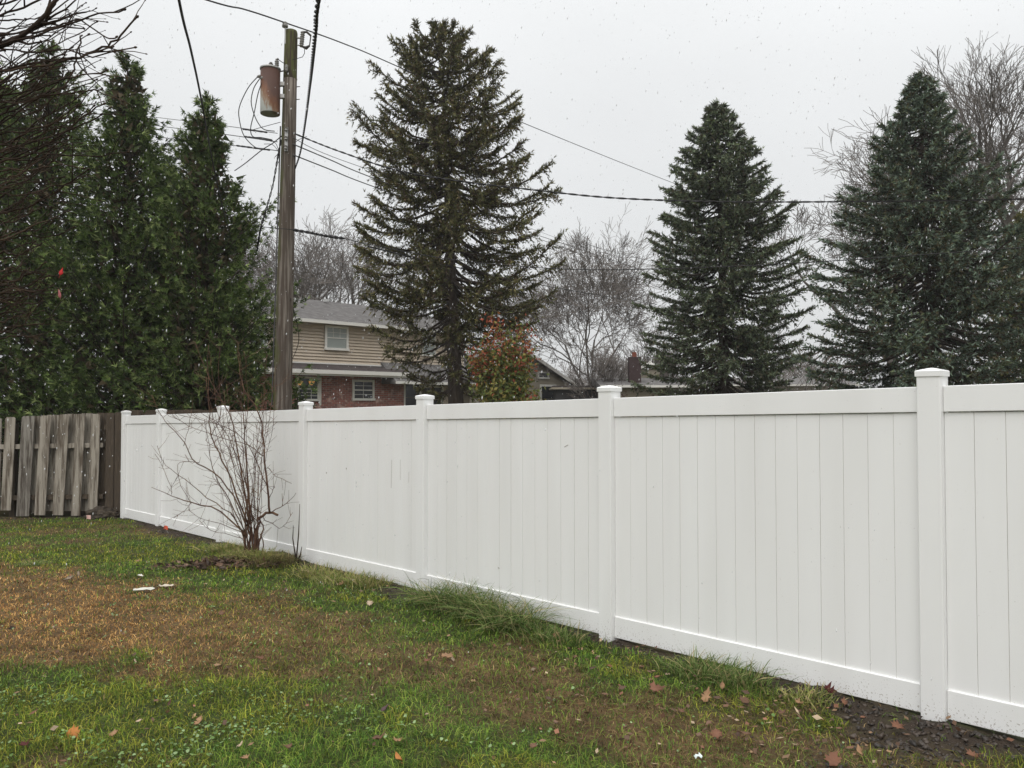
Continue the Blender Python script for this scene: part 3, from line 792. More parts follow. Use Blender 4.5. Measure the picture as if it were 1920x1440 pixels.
# ================================================================== SMALL GROUND ITEMS
def ground_hit(px_, py_):
    Y = 6.0
    for _ in range(40):
        p = at(px_, py_, Y); zg = float(ground_z(p.x, p.y)); Y = Y * .5 + .5 * (zg - CAMZ) * Y / (p.z - CAMZ)
    return at(px_, py_, Y)
orange_m = mat('orange_flag_plastic', (.75, .12, .05), .5, .4)
pink_m = mat('faded_pink_flag_plastic', (.72, .47, .42), .5, .4)
def flag(pxb, pyb, w, h, m_, lab, tilt, grp='utility marking flags'):
    p = ground_hit(pxb, pyb)
    t = thing('marker_flag', lab, 'flag', tuple(p), grp)
    top = p + Vector((tilt, 0, h))
    MB().tube([p - Z * .03, top], .0022, 5).build('flag_wire', M['galv'], t)
    vs_ = []
    for i in range(5):
        u = i / 4
        for v in (0, 1):
            vs_.append(top + Vector((w * (u), .018 * sin(u * 5), -v * w * .8 + .02 * u * tilt * 5)))
    b0 = len(vs_); vs_ = vs_ + [q + Vector((0, .002, 0)) for q in vs_]
    fs_ = [(2 * i, 2 * i + 1, 2 * i + 3, 2 * i + 2) for i in range(4)] + [(b0 + 2 * i, b0 + 2 * i + 2, b0 + 2 * i + 3, b0 + 2 * i + 1) for i in range(4)]
    MB().add(vs_, fs_).build('flag_sheet', m_, t)
flag(163, 980, .085, .13, pink_m, 'faded pinkish white marker flag near the cedar fence', -.01)
flag(318, 1000, .07, .12, orange_m, 'small orange marker flag at the foot of the second white post', -.09)
flag(836, 1112, .07, .13, orange_m, 'orange marker flag crumpled in the long grass tuft', -.02)
# pale litter on the grass
for (px_, py_, L_, W_, m_, lab, rz_) in [(270, 1111, .20, .07, (.62, .60, .52), 'torn white scrap lying on the green grass', .25), (313, 1104, .16, .04, (.55, .48, .38), 'pale curled strip of bark right of the white scrap', .1),
                                    (264, 1085, .07, .03, (.70, .68, .62), 'tiny white scrap on the grass farther back', 0), (1308, 1431, .045, .03, (.66, .74, .72), 'tiny white scrap at the bottom edge of the lawn', .6)]:
    p = ground_hit(px_, py_)
    rr = random.Random(px_)
    vs_ = []; N_ = 7
    for i in range(N_):
        u = i / (N_ - 1) - .5
        for v in (-.5, .5):
            vs_.append((u * L_, v * W_ * (1 - 1.4 * u * u) + rr.uniform(-.006, .006), .012 * rr.uniform(0, 1.4)))
    b0 = len(vs_); vs_ += [(a, b, c - .003) for a, b, c in vs_]
    fs_ = [(2 * i, 2 * i + 2, 2 * i + 3, 2 * i + 1) for i in range(N_ - 1)] + [(b0 + 2 * i, b0 + 2 * i + 1, b0 + 2 * i + 3, b0 + 2 * i + 2) for i in range(N_ - 1)]
    o = MB().add(vs_, fs_).build('scrap', mat('pale_scrap', m_, .7, .2))
    o.location = (p.x, p.y, p.z + .03); o.rotation_euler = (.15, 0, rz_)
    tag(o, lab, 'litter')
# cut sticks beside the fourth post
for k, (pts, lab) in enumerate([([(556, 1056), (549, 1010), (550, 985)], 'short dark stick stuck in the soil left of a white post'), ([(555, 1056), (560, 1000), (562, 945)], 'tall thin stick stuck in the soil against a white post'),
                                ([(557, 1058), (563, 1040), (566, 1025)], 'thick broken stick leaning on the foot of a white post')]):
    p0 = ground_hit(*pts[0]); Y = p0.y
    o = MB().tube([at(a, b, Y) for a, b in pts], [.010 + .006 * (k == 2), .007, .003], 6).build('stick', M['twig_dark'])
    tag(o, lab, 'stick', 'sticks at the foot of the white post')

# ------------------------------------------------------------------ long grass tufts
def tuft(name, blobs, n, h0, h1, pal, label, cat='grass tuft', lean=(.3, 1.2)):
    Vs, Fs, Cs = [], [], []
    tot = 0
    for (pxc, pyc, rx, ry, wgt) in blobs:
        p = ground_hit(pxc, pyc); k = int(n * wgt)
        xs = p.x + rng.normal(0, rx, k); ys = p.y + rng.normal(0, ry, k)
        ok = fence_dist(xs, ys) > .01; xs, ys = xs[ok], ys[ok]; k = len(xs)
        zs = ground_z(xs, ys) - .005
        a = rng.uniform(0, 2 * pi, k); ax = xs - p.x + rng.normal(0, .06, k); ay = ys - p.y + rng.normal(0, .06, k)
        a = np.where(rng.uniform(size=k) < .7, np.arctan2(ay, ax), a)
        D = np.stack([np.cos(a), np.sin(a), 0 * a], 1); S = np.stack([-np.sin(a), np.cos(a), 0 * a], 1)
        S = unit(S + rng.normal(0, .4, (k, 3)))
        h = rng.uniform(h0, h1, k)[:, None]; l = rng.uniform(*lean, k)[:, None]; w = rng.uniform(.004, .0095, k)[:, None]
        P = np.stack([xs, ys, zs], 1); rows = []
        for t in (0, .3, .6, .82, 1):
            c = P + D * h * l * t ** 1.7 + np.array([0, 0, 1.]) * h * (t - .42 * l * t ** 2.4)
            # let tips stay out of the fence
            ww = w * (1 - t ** 2 * .92)
            rows += [c - S * ww * .5, c + S * ww * .5]
        V = np.stack(rows, 1).reshape(-1, 3)
        fd = fence_dist(V[:, 0], V[:, 1]); push = np.clip(.004 - fd, 0, None)
        V[:, 0] += nF.x * push; V[:, 1] += nF.y * push
        b = np.arange(k)[:, None] * 10 + tot
        Fs += [b + np.array([[2 * j, 2 * j + 1, 2 * j + 3, 2 * j + 2]]) for j in range(4)]
        Vs.append(V); Cs.append(np.repeat(colmix(k, pal, None, .2), 10, 0)); tot += len(V)
    o = link(name, mesh_np(name, np.concatenate(Vs), np.concatenate(Fs), np.concatenate(Cs)), None, M['grass'])
    return tag(o, label, cat)
GR = [(.12, .18, .045), (.17, .23, .07), (.085, .14, .035), (.36, .31, .15)]
YG = [(.24, .27, .07), (.36, .33, .12), (.15, .21, .05), (.42, .34, .18)]
tuft('grass_tuft', [(798, 1130, .05, .05, .7), (822, 1142, .06, .05, 1), (858, 1136, .08, .06, 1.5), (880, 1160, .06, .06, 1), (912, 1150, .07, .06, 1.3), (945, 1170, .07, .05, 1), (985, 1180, .06, .05, .9), (930, 1185, .05, .05, .5)], 230, .10, .40, GR, 'tall green grass tuft leaning along the fence below the middle panels', lean=(.5, 1.7))
tuft('grass_tuft', [(600, 1078, .16, .16, 1), (650, 1090, .2, .15, 1.2), (690, 1098, .16, .12, 1)], 520, .06, .17, YG, 'low yellow green tuft against the fence right of the shrub')
tuft('grass_tuft', [(1060, 1205, .12, .1, 1), (1020, 1200, .12, .08, 1)], 200, .06, .17, GR, 'short green tuft just left of the second near post foot')
tuft('grass_tuft', [(1300, 1262, .10, .08, 1), (1345, 1275, .12, .09, 1), (1390, 1288, .10, .08, .8)], 260, .06, .19, GR, 'green tuft under the nearest full fence panel')
tuft('grass_tuft', [(1520, 1318, .09, .05, 1), (1495, 1312, .09, .05, 1)], 170, .04, .10, YG, 'sparse yellowish grass beside the mud under the rail')
tuft('grass_tuft', [(425, 1034, .14, .10, 1), (455, 1046, .14, .10, 1), (490, 1052, .12, .08, 1)], 620, .07, .19, YG, 'olive tuft on the mound behind the bare shrub')
tuft('grass_tuft', [(505, 1056, .13, .10, 1), (530, 1054, .10, .1, 1)], 420, .06, .16, [(.18, .17, .07), (.22, .16, .08), (.12, .13, .05)], 'straw coloured tuft right of the bare shrub base')
tuft('grass_tuft', [(60, 1062, .10, .08, 1)], 240, .05, .10, GR, 'fresh green clump on the lawn near the cedar fence')
# mulch heap left of shrub
mc = Cloud(); n = 1100
p = ground_hit(415, 1058); 
xs = p.x + rng.normal(0, .34, n); ys = p.y + rng.normal(0, .12, n)
P = np.stack([xs, ys, ground_z(xs, ys) + rng.uniform(.0, .05, n)], 1)
mc.add(*diamonds(P, unit(np.stack([rng.normal(size=n), rng.normal(size=n), rng.normal(0, .35, n)], 1)), rng.uniform(.03, .11, n), rng.uniform(.008, .045, n), colmix(n, [(.14, .08, .05), (.08, .05, .035), (.20, .13, .085), (.06, .04, .03)], None, .25)))
tag(mc.build('dead_leaves_heap', M['litter']), 'heap of dead brown leaves and twigs left of the shrub base', 'dead leaves', kind='stuff')

# ================================================================== TREES
def profile(hs, rs): 
    hs = np.array(hs); rs = np.array(rs)
    return lambda h: np.interp(h, hs, rs)

def conifer(name, label, base, top, prof, nb, slope_bot, slope_top, curl, twig_len, pal, seed, clear=1.0, leaf=(.13, .045), hang=.25, trunk_r=.22, dens=1.0, lean=(0, 0), shoots=4, bark='bark_d', lead=True, brush=3, whorl=1.0, bare_h=0, vary=1.0):
    """spruce: whorled boughs, side twigs, brushes of needles"""
    global rng
    keep_rng = rng; rng = np.random.default_rng(seed)
    z0 = float(ground_z(base[0], base[1])); H = top - z0
    t = thing(name, label, 'tree', (base[0], base[1], z0))
    def axis(h): return np.stack([base[0] + lean[0] * (h - z0) / H, base[1] + lean[1] * (h - z0) / H, h], -1)
    pts = [Vector(axis(np.float64(z0 - .2 + H * k / 12))) for k in range(13)]
    MB().tube(pts, [trunk_r * (1 - .96 * (k / 12) ** .9) + .012 for k in range(13)], 10).build('trunk', M[bark], t, smooth=True)
    # boughs set in whorls
    hh = z0 + clear; hs_ = []; az = []; sc_ = []
    while hh < z0 + H - .12:
        f = (hh - z0) / H
        step_ = (.46 - .24 * f) * whorl; k_ = int(rng.integers(5, 8)); a0 = rng.uniform(0, 6.28)
        for j in range(k_):
            hs_.append(hh + rng.normal(0, .05)); az.append(a0 + 2 * pi * (j + rng.uniform(-.25, .25)) / k_); sc_.append(rng.uniform(.80, 1.10))
        for j in range(int(rng.integers(2, 5))):
            hs_.append(hh + step_ * rng.uniform(.3, .7)); az.append(rng.uniform(0, 6.28)); sc_.append(rng.uniform(.4, .8))
        hh += step_
    h = np.array(hs_); nxt = np.array(az); nb = len(h)
    Rm = prof(h)
    lum = (.98 - .18 * vary) + .36 * vary * np.array([vnoise(a_ * 1.3, b_ * .9, 7) for a_, b_ in zip(nxt, h)])
    R = Rm * lum * np.array(sc_)
    tt = (h - z0) / H
    s0 = slope_bot + (slope_top - slope_bot) * tt ** 1.3 + rng.normal(0, .14 * vary, nb)
    o = np.stack([np.cos(nxt), np.sin(nxt), 0 * nxt], 1); side = np.stack([-np.sin(nxt), np.cos(nxt), 0 * nxt], 1)
    side = side * rng.uniform(.5, 1.5, (nb, 1))
    bend = rng.normal(0, .10, nb)
    def bpos(i, s):
        L = R[i]
        rise = L * (s0[i] * s + curl * s ** 2.6 - .10 * np.sin(pi * s))
        st = axis(h[i] - L * (s0[i] * .8))
        return st + o[i] * (L * s)[..., None] + side[i] * (L * bend[i] * s ** 2)[..., None] + np.array([0, 0, 1.]) * rise[..., None]
    wood = MB(); cl = Cloud(); tw = Cloud()
    ss = np.linspace(0, 1, 7)
    for i in range(nb):
        if R[i] < .25: continue
        pp = bpos(np.full(7, i), ss)
        rad = [max(.006, .02 + .012 * R[i]) * (1 - .85 * s) for s in ss]
        wood.tube(pp, rad, 4, cap=False)
    wood.build('boughs', M[bark], t)
    # flat side twigs, some of them hanging
    dh = np.interp(h, [z0, z0 + bare_h * .6, z0 + bare_h], [.25, .45, 1.0]) if bare_h else np.ones(nb)
    cnt = np.maximum(5, (R * 21 * dens * dh + 4).astype(int))
    bi = np.repeat(np.arange(nb), cnt)
    s = rng.uniform(.10, 1.0, len(bi)) ** .62
    n = len(bi)
    P = bpos(bi, s); Pn = bpos(bi, np.minimum(s + .05, 1.06)); T = unit(Pn - P)
    sg = rng.choice([-1, 1], n)[:, None]
    sd = unit(np.cross(T, np.array([0, 0, 1.]))) * sg
    hg_ = (rng.uniform(size=n) < hang)[:, None]
    D = unit(T * rng.uniform(.6, 1.2, (n, 1)) + sd * rng.uniform(.25, .9, (n, 1)) + np.array([0, 0, 1.]) * np.where(hg_, -rng.uniform(.6, 2.0, (n, 1)), rng.uniform(-.15, .30, (n, 1))))
    Lt = twig_len * (1.25 - .85 * s) * np.clip(R[bi] / 2.2, .45, 1.3) * rng.uniform(.6, 1.35, n) + .07
    tw.add(*spikes(P, D, Lt, np.full(n, .016), colmix(n, [(.075, .055, .04), (.10, .08, .055)], None, .2)))
    if bare_h:      # dead lichen coated twigs on the old lower boughs
        lo = np.where(h < z0 + bare_h)[0]; bj = np.repeat(lo, 40); q = len(bj); s2 = rng.uniform(.1, 1, q)
        tw.add(*spikes(bpos(bj, s2), unit(rng.normal(size=(q, 3)) * .6 + o[bj] * .6 + np.array([0, 0, -.35])), rng.uniform(.15, .5, q), np.full(q, .014), colmix(q, [(.10, .075, .055), (.07, .05, .04), (.13, .11, .085)], None, .2)))
    tw.build('twigs', M['needles'], t)
    k = shoots
    ti = np.repeat(np.arange(n), k); f = (np.tile(np.arange(k), n) + rng.uniform(.1, .95, n * k)) / k
    Q = P[ti] + D[ti] * (Lt[ti] * f)[:, None] + np.array([0, 0, -1.]) * (.08 * Lt[ti] * f ** 2)[:, None]
    SD = unit(D[ti] + rng.normal(0, .35, (len(Q), 3)))
    f = f * .6 + .4 * s[ti]
    # upright stars of young shoots at the bough ends
    be = np.repeat(np.arange(nb), 16); se = rng.uniform(.84, 1.04, len(be))
    Q = np.concatenate([Q, bpos(be, se)]); SD = np.concatenate([SD, unit(o[be] * .6 + rng.normal(0, .55, (len(be), 3)) + np.array([0, 0, .55]))]); f = np.concatenate([f, np.ones(len(be))])
    # leader
    if lead:
        q = 70; hl = z0 + H - rng.uniform(-.10, 1.0, q) ** 1.0
        Q = np.concatenate([Q, axis(hl)]); SD = np.concatenate([SD, unit(rng.normal(0, .5, (q, 3)) + np.array([0, 0, .8]))]); f = np.concatenate([f, np.ones(q)])
    m = len(Q)
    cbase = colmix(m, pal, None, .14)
    bt = 1 + .5 * (rng.uniform(size=(m, 1)) - .5) + .8 * (f[:, None] - .6)       # paler towards the twig and bough ends
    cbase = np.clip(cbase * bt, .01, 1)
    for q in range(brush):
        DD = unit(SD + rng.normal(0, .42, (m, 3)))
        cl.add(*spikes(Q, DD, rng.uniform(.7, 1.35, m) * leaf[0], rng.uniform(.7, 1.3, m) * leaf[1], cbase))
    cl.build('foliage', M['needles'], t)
    rng = keep_rng
    return t

# old Norway spruce in the middle
SP = at(860, 700, 24)
NW = [(.105, .11, .045), (.14, .135, .055), (.075, .08, .036), (.18, .16, .07), (.11, .08, .05)]
conifer('spruce_tree', 'tallest spruce, olive green with open layered boughs, in front of the tan house', (SP.x, 24), 13.15,
        profile([0, 2.2, 3.4, 4.9, 7.4, 9.8, 11.4, 12.3, 13.2], [1.1, 1.5, 2.5, 3.1, 2.85, 2.5, 1.85, 1.25, .25]), 0, -.56, .18, .24, .44, NW, 11,
        clear=2.1, leaf=(.115, .034), hang=.30, trunk_r=.27, dens=1.1, lean=(-.55, 0), shoots=4, whorl=1.12, bare_h=4.6)
B1 = at(1360, 700, 26)
BS = [(.11, .14, .085), (.18, .22, .14), (.07, .088, .058), (.135, .165, .08), (.10, .086, .055)]
conifer('spruce_tree', 'dense dark blue green spruce in the gap right of centre, smaller of the two', (B1.x, 26), 11.6,
        profile([0, 1.5, 3.3, 5.0, 6.6, 7.9, 9.6, 10.6, 11.6], [2.4, 2.5, 2.55, 2.45, 2.25, 2.05, 1.35, .75, .06]), 0, -.38, .10, .12, .46, BS, 12,
        clear=.6, leaf=(.11, .036), hang=.14, trunk_r=.20, dens=1.15, vary=.6, lean=(-.2, 0), shoots=4, whorl=.68)
B2 = at(1748, 700, 22)
BS2 = [(.125, .17, .12), (.20, .255, .195), (.072, .098, .07), (.12, .145, .075), (.10, .085, .05)]
conifer('spruce_tree', 'broad silvery blue green spruce at the right edge behind the near post', (B2.x, 22), 10.85,
        profile([0, 2.5, 4.1, 5.5, 6.95, 7.7, 9.1, 9.8, 11.0], [3.1, 3.25, 3.1, 2.8, 2.3, 1.85, 1.05, .62, .05]), 0, -.34, .14, .12, .50, BS2, 13,
        clear=.5, leaf=(.11, .037), hang=.14, trunk_r=.22, dens=1.1, vary=1.1, lean=(-.25, 0), shoots=4, whorl=.74)

def arborvitae(label, px_, Y, ytop, profpx, nb, seed, zbase=None, inner=1.0):
    """arborvitae: upswept branches ending in plumes of flat fan sprays"""
    global rng
    keep_rng = rng; rng = np.random.default_rng(seed)
    c = at(px_, 758, Y); top = at(px_, ytop, Y).z; z0 = float(ground_z(c.x, Y)); H = top - z0
    t = thing('arborvitae', label, 'tree', (c.x, Y, z0), 'arborvitae row behind the cedar fence')
    hs = [at(px_, y_, Y).z for y_, _ in profpx][::-1]; rs = [1.1 * w / FPX * Y for _, w in profpx][::-1]
    prof = profile(hs, rs)
    pts = [Vector((c.x + .05 * sin(k), Y, z0 - .1 + (H - .05) * k / 10)) for k in range(11)]
    MB().tube(pts, [.13 * (1 - .95 * k / 10) + .006 for k in range(11)], 8).build('trunk', M['bark_d'], t, smooth=True)
    u = rng.uniform(0, 1, nb) ** .85
    h = z0 + .15 + (H - .25) * u
    a = rng.uniform(0, 2 * pi, nb)
    lobes = 26; la = rng.uniform(0, 2 * pi, lobes); lh = z0 + .3 + (H - 1.2) * rng.uniform(.15, 1, lobes); inl = rng.uniform(size=nb) < .45; li = rng.integers(0, lobes, nb)
    a = np.where(inl, la[li] + rng.normal(0, .28, nb), a); h = np.where(inl, lh[li] + rng.normal(0, .30, nb), h)
    keepb = (h < z0 + H - .15) & (rng.uniform(size=nb) > np.interp(h, [z0 + H * .55, z0 + H * .95], [0, .55]))
    a, h, inl = a[keepb], h[keepb], inl[keepb]; nb = len(a)
    Rm = prof(h) * np.where(inl, 1.10, .88) * np.where(rng.uniform(size=nb) < .08, 1.25, 1)
    lum = .50 + .70 * vnoise(a * 1.7, h * 1.7, seed) + .34 * vnoise(a * 4, h * 4, seed + 3)
    depth = rng.uniform(.50, 1.12, nb)
    R = Rm * lum * depth
    o = np.stack([np.cos(a), np.sin(a), 0 * a], 1)
    tip = np.stack([c.x + o[:, 0] * R, Y + o[:, 1] * R, h], 1)
    upsl = rng.uniform(.5, 1.1, nb)
    root = np.stack([c.x + 0 * R, Y + 0 * R, np.maximum(h - R * upsl, z0 + .1)], 1)
    wood = MB()
    for i in range(0, nb, 2):
        m_ = (root[i] * .45 + tip[i] * .55) - np.array([0, 0, .06 * R[i]])
        wood.tube([root[i], m_, tip[i]], [.016, .010, .004], 3, cap=False)
    wood.build('branches', M['bark_d'], t)
    ax = unit(tip - root + np.array([0, 0, .25])[None] * R[:, None])
    cl = Cloud()
    k = 17
    bi = np.repeat(np.arange(nb), k); n = len(bi)
    back = rng.uniform(0, 1.0, n) * (.20 + .34 * np.minimum(R[bi], 1.2))
    P = tip[bi] - ax[bi] * back[:, None] + rng.normal(0, .020, (n, 3)) * (1 + back[:, None] * 3)
    side = unit(np.cross(ax[bi], rng.normal(size=(n, 3))))
    D = unit(ax[bi] * .8 + side * rng.uniform(.15, .9, (n, 1)) + np.array([0, 0, -.16]) + o[bi] * .3)
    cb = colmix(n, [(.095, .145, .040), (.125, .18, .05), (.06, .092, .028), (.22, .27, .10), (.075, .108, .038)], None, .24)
    plane = rng.normal(size=(n, 3)); S = unit(np.cross(D, plane))
    Ls = rng.uniform(.085, .165, n)
    for j, an in enumerate((0, .45, -.45, .9, -.9)):
        st = P + D * (Ls * (.15 * j / 3))[:, None]
        DD = unit(D * cos(an) + S * sin(an) + np.array([0, 0, -.10]) + rng.normal(0, .08, (n, 3)))
        cl.add(*spikes(st, DD, Ls * (1 if j == 0 else .78) * rng.uniform(.8, 1.2, n), Ls * .20, cb * (1 + .15 * rng.normal(size=(n, 1)) * .5), plane))
    # old inner foliage near the stem
    ni = int(6500 * inner)
    hh = z0 + .2 + (H - .9) * rng.uniform(0, 1, ni) ** 1.5; aa = rng.uniform(0, 2 * pi, ni); rr_ = prof(hh) * rng.uniform(.0, .62, ni)
    Pi = np.stack([c.x + np.cos(aa) * rr_, Y + np.sin(aa) * rr_, hh], 1)
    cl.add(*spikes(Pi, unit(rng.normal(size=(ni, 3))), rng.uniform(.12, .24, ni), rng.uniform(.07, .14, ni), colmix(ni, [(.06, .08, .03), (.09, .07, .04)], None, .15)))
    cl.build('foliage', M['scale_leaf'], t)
    rng = keep_rng
arborvitae('arborvitae at the far left, mostly hidden by bare twigs', -45, 17.0, 45, [(45, 3), (110, 30), (200, 70), (300, 100), (450, 130), (600, 140), (780, 140), (960, 130)], 560, 21)
arborvitae('broad arborvitae second from the left, its crown behind the bare twigs', 82, 17.2, 62, [(62, 3), (110, 32), (200, 75), (300, 100), (400, 118), (600, 135), (780, 140), (960, 130)], 1000, 22)
arborvitae('tall slender arborvitae with its pointed top against the sky', 232, 16.9, 88, [(88, 2), (120, 26), (160, 42), (200, 50), (240, 46), (290, 78), (340, 92), (420, 108), (600, 132), (780, 135), (960, 130)], 1150, 23)
arborvitae('arborvitae nearest the utility pole, shortest pointed top in the row', 385, 16.8, 165, [(165, 2), (205, 26), (245, 44), (300, 48), (330, 78), (380, 95), (450, 104), (520, 112), (620, 130), (780, 132), (960, 125)], 1150, 24)
arborvitae('low arborvitae top filling the dip between the two pointed ones', 318, 17.9, 300, [(300, 2), (335, 34), (380, 55), (450, 75), (600, 100), (780, 110), (960, 100)], 650, 25)

# ------------------------------------------------------------------ bare trees
def grow(mb, p, d, L, r, depth, rnd, up=.12, spread=.55, ratio=.72, sides=4, taper=.6, minr=.006, stats=None, wob=.12):
    n = 4 if depth > 2 else 3 if depth > 0 else 2
    pts = [Vector(p)]; rad = [r]; dd = Vector(d).normalized()
    for i in range(n):
        dd = (dd + Vector((rnd.gauss(0, wob), rnd.gauss(0, wob), rnd.gauss(0, wob) + up * .35))).normalized()
        pts.append(pts[-1] + dd * L / n); rad.append(max(minr, r * (1 - (1 - taper) * (i + 1) / n)))
    mb.tube(pts, rad, sides if r > .04 else 3, cap=False)
    if depth <= 0: return
    nb = rnd.choice([3, 4, 4]) if depth > 1 else rnd.choice([3, 4, 5])
    for k in range(nb):
        i = rnd.uniform(.35, 1) * n; j = min(int(i), n - 1); f = i - j
        q = pts[j].lerp(pts[j + 1], f)
        if k == 0: q = pts[-1]
        ax = (pts[j + 1] - pts[j]).normalized(); o = ax.orthogonal(); o.rotate(Matrix.Rotation(rnd.uniform(0, 6.28), 3, ax)); o.normalize()
        an = rnd.uniform(.5, 1.3) * spread * (.45 if k == 0 else 1)
        nd = ax * cos(an) + o * sin(an); nd.z += up * .5
        grow(mb, q, nd, L * ratio * rnd.uniform(.8, 1.15), max(minr, r * taper * rnd.uniform(.75, .98)), depth - 1, rnd, up, spread, ratio, sides, taper, minr, wob=wob)
def bare_tree(label, px_, Y, h_trunk, r, L, depth, seed, m_, minr, direction=(0, 0, 1), stems=3, spread=.55, ratio=.72, group=None, up=.12, name='bare_tree', wob=.14, taper=.6):
    rnd = random.Random(seed); c = at(px_, 758, Y); z0 = float(ground_z(c.x, Y)) - .1
    t = thing(name, label, 'tree', (c.x, Y, z0), group)
    d = Vector(direction).normalized(); fork = Vector((c.x, Y, z0)) + d * h_trunk
    mb = MB(); mb.tube([Vector((c.x, Y, z0)), Vector((c.x, Y, z0)) + d * h_trunk * .5, fork], [r * 1.25, r * 1.05, r], 8); mb.build('trunk', m_, t, smooth=True)
    mb = MB()
    for k in range(stems):
        a = 2 * pi * (k + rnd.uniform(-.2, .2)) / stems; s = rnd.uniform(.3, .6)
        grow(mb, fork - d * rnd.uniform(0, h_trunk * .25), d + Vector((cos(a) * s, sin(a) * s * .6, 0)), L, r * .62, depth, rnd, up, spread, ratio, taper=taper, minr=minr, wob=wob)
    mb.build('branches', m_, t)
    return t
bare_tree('large bare tree rising above the right edge behind the broad spruce', 1885, 40, 5.8, .36, 5.2, 6, 5, M['bark_g'], .009, (.0, 0, 1), 4, .58, .68, up=.10, wob=.15, taper=.64)
bare_tree('bare spreading tree whose limbs reach left of the broad spruce', 1690, 44, 4.0, .30, 4.6, 6, 8, M['bark_g'], .012, (-.12, 0, 1), 4, .74, .72, up=.03, wob=.17)
bare_tree('pale bare tree right of the tallest spruce', 1105, 46, 2.0, .13, 3.7, 6, 3, M['bark_g'], .010, (.1, 0, 1), 4, .72, .70, up=.03)
bare_tree('rounded bare tree behind the tan house roof', 605, 62, 4.5, .26, 4.7, 5, 14, M['bark_g'], .014, (0, 0, 1), 5, .66, .70, up=.03)
bare_tree('bare tree behind the house roof, right of the utility pole', 515, 66, 4.0, .22, 4.6, 5, 15, M['bark_g'], .015, (0, 0, 1), 4, .6, .72)
bare_tree('small bare tree beside the brick chimney', 1128, 44, .8, .07, 1.3, 4, 16, M['bark_g'], .012, (0, 0, 1), 5, .6, .72)
bare_tree('low bare tree left of the dark blue green spruce', 1240, 62, 1.0, .08, 2.0, 5, 17, M['bark_g'], .014, (0, 0, 1), 5, .6, .72)
# distant wood: reads as one mass
mb = MB(); rnd = random.Random(99)
for k in range(72):
    px_ = rnd.uniform(380, 2050) if k < 38 else rnd.uniform(1030, 1260) if k < 58 else rnd.uniform(1480, 1600); Y = rnd.uniform(85, 150); c = at(px_, 758, Y); z0 = .3
    hh = rnd.uniform(5.5, 9.0)
    mb.tube([(c.x, Y, z0), (c.x, Y, z0 + hh * .4)], [.22, .15], 4, cap=False)
    for s in range(3):
        a = rnd.uniform(0, 6.28)
        grow(mb, Vector((c.x, Y, z0 + hh * rnd.uniform(.15, .4))), Vector((cos(a) * .7, sin(a) * .5, 1)), hh * .26, .07, 3, rnd, .1, .65, .75, 3, .6, .03)
tag(mb.build('distant_wood', M['bark_far']), 'far band of bare grey trees along the horizon', 'wood', kind='stuff')

# evergreen beyond the right spruce, yellowing
conifer('evergreen_tree', 'yellowish green evergreen at the right edge behind the broad spruce', (at(1925, 700, 27).x, 27), 8.2,
        profile([0, 3, 6, 8.2], [1.9, 1.9, 1.3, .1]), 150, -.1, .8, .2, .22, [(.13, .14, .04), (.09, .11, .035), (.16, .13, .05)], 31, clear=.5, dens=.9, shoots=3, brush=2)

# red and green leafed small tree
def leafy(label, px_, Y, ytop, ybot, halfpx, n, pal, seed, name='small_tree', lsz=.10, palfun=None):
    global rng
    kr = rng; rng = np.random.default_rng(seed); rnd = random.Random(seed)
    c = at(px_, 758, Y); z0 = float(ground_z(c.x, Y)); zt = at(px_, ytop, Y).z; hw = halfpx / FPX * Y
    t = thing(name, label, 'tree', (c.x, Y, z0))
    mb = MB(); ends = []
    for k in range(30):
        a = rnd.uniform(0, 6.28); s = rnd.uniform(.2, 1) ** .6; hz = rnd.uniform(.3, 1)
        rr_ = hw * s * (1.0 - .55 * max(0, hz - .55) / .45)
        e = Vector((c.x + cos(a) * rr_, Y + sin(a) * rr_, z0 + (zt - z0) * hz))
        m_ = Vector((c.x + cos(a) * rr_ * .35, Y + sin(a) * rr_ * .35, z0 + (zt - z0) * hz * .5))
        mb.tube([(c.x, Y, z0 + .3), m_, e], [.03, .018, .006], 4, cap=False); ends.append((m_, e))
    mb.build('branches', M['bark_d'], t)['kind'] = 'stuff'
    MB().tube([(c.x, Y, z0 - .1), (c.x + .03, Y, z0 + 1.1)], [.07, .05], 8).build('trunk', M['bark_d'], t)
    i = rng.integers(0, len(ends), n); f = rng.uniform(.2, 1.05, n)[:, None]
    A = np.array([list(a) for a, b in ends]); B = np.array([list(b) for a, b in ends])
    P = A[i] * (1 - f) + B[i] * f + rng.normal(0, hw * .13, (n, 3))
    D = unit(rng.normal(size=(n, 3)) + np.array([0, 0, -.6]))
    cols = colmix(n, pal, None, .2)
    if palfun is not None: cols = palfun(P, cols)
    cl = Cloud(); cl.add(*diamonds(P, D, rng.uniform(.7, 1.3, n) * lsz, rng.uniform(.45, .7, n) * lsz, cols))
    cl.build('foliage', M['leaves'], t); rng = kr
    return t
REDP = [(.31, .085, .045), (.24, .07, .04), (.36, .16, .06)]; GRNP = [(.13, .16, .045), (.17, .18, .05), (.24, .20, .06), (.10, .13, .04)]
def rg(P, cols):
    n = len(P); red = colmix(n, REDP, None, .2)
    z = (P[:, 2] - 1.7) / 2.4
    pr = np.clip(.20 + .75 * (z - .35) + .9 * (vnoise(P[:, 0] * 2.2, P[:, 2] * 2.2, 5) - .5), .05, .9)
    return np.where((rng.uniform(size=n) < pr)[:, None], red, cols)
leafy('small tree with red leaves on top and green ones below, before the spruce', 945, 19.4, 592, 760, 84, 9000, GRNP, 41, palfun=rg, lsz=.105)
leafy('low green bush behind the fence beside the utility pole', 556, 17, 722, 760, 20, 700, [(.06, .09, .03), (.09, .12, .04)], 42, name='bush', lsz=.09)
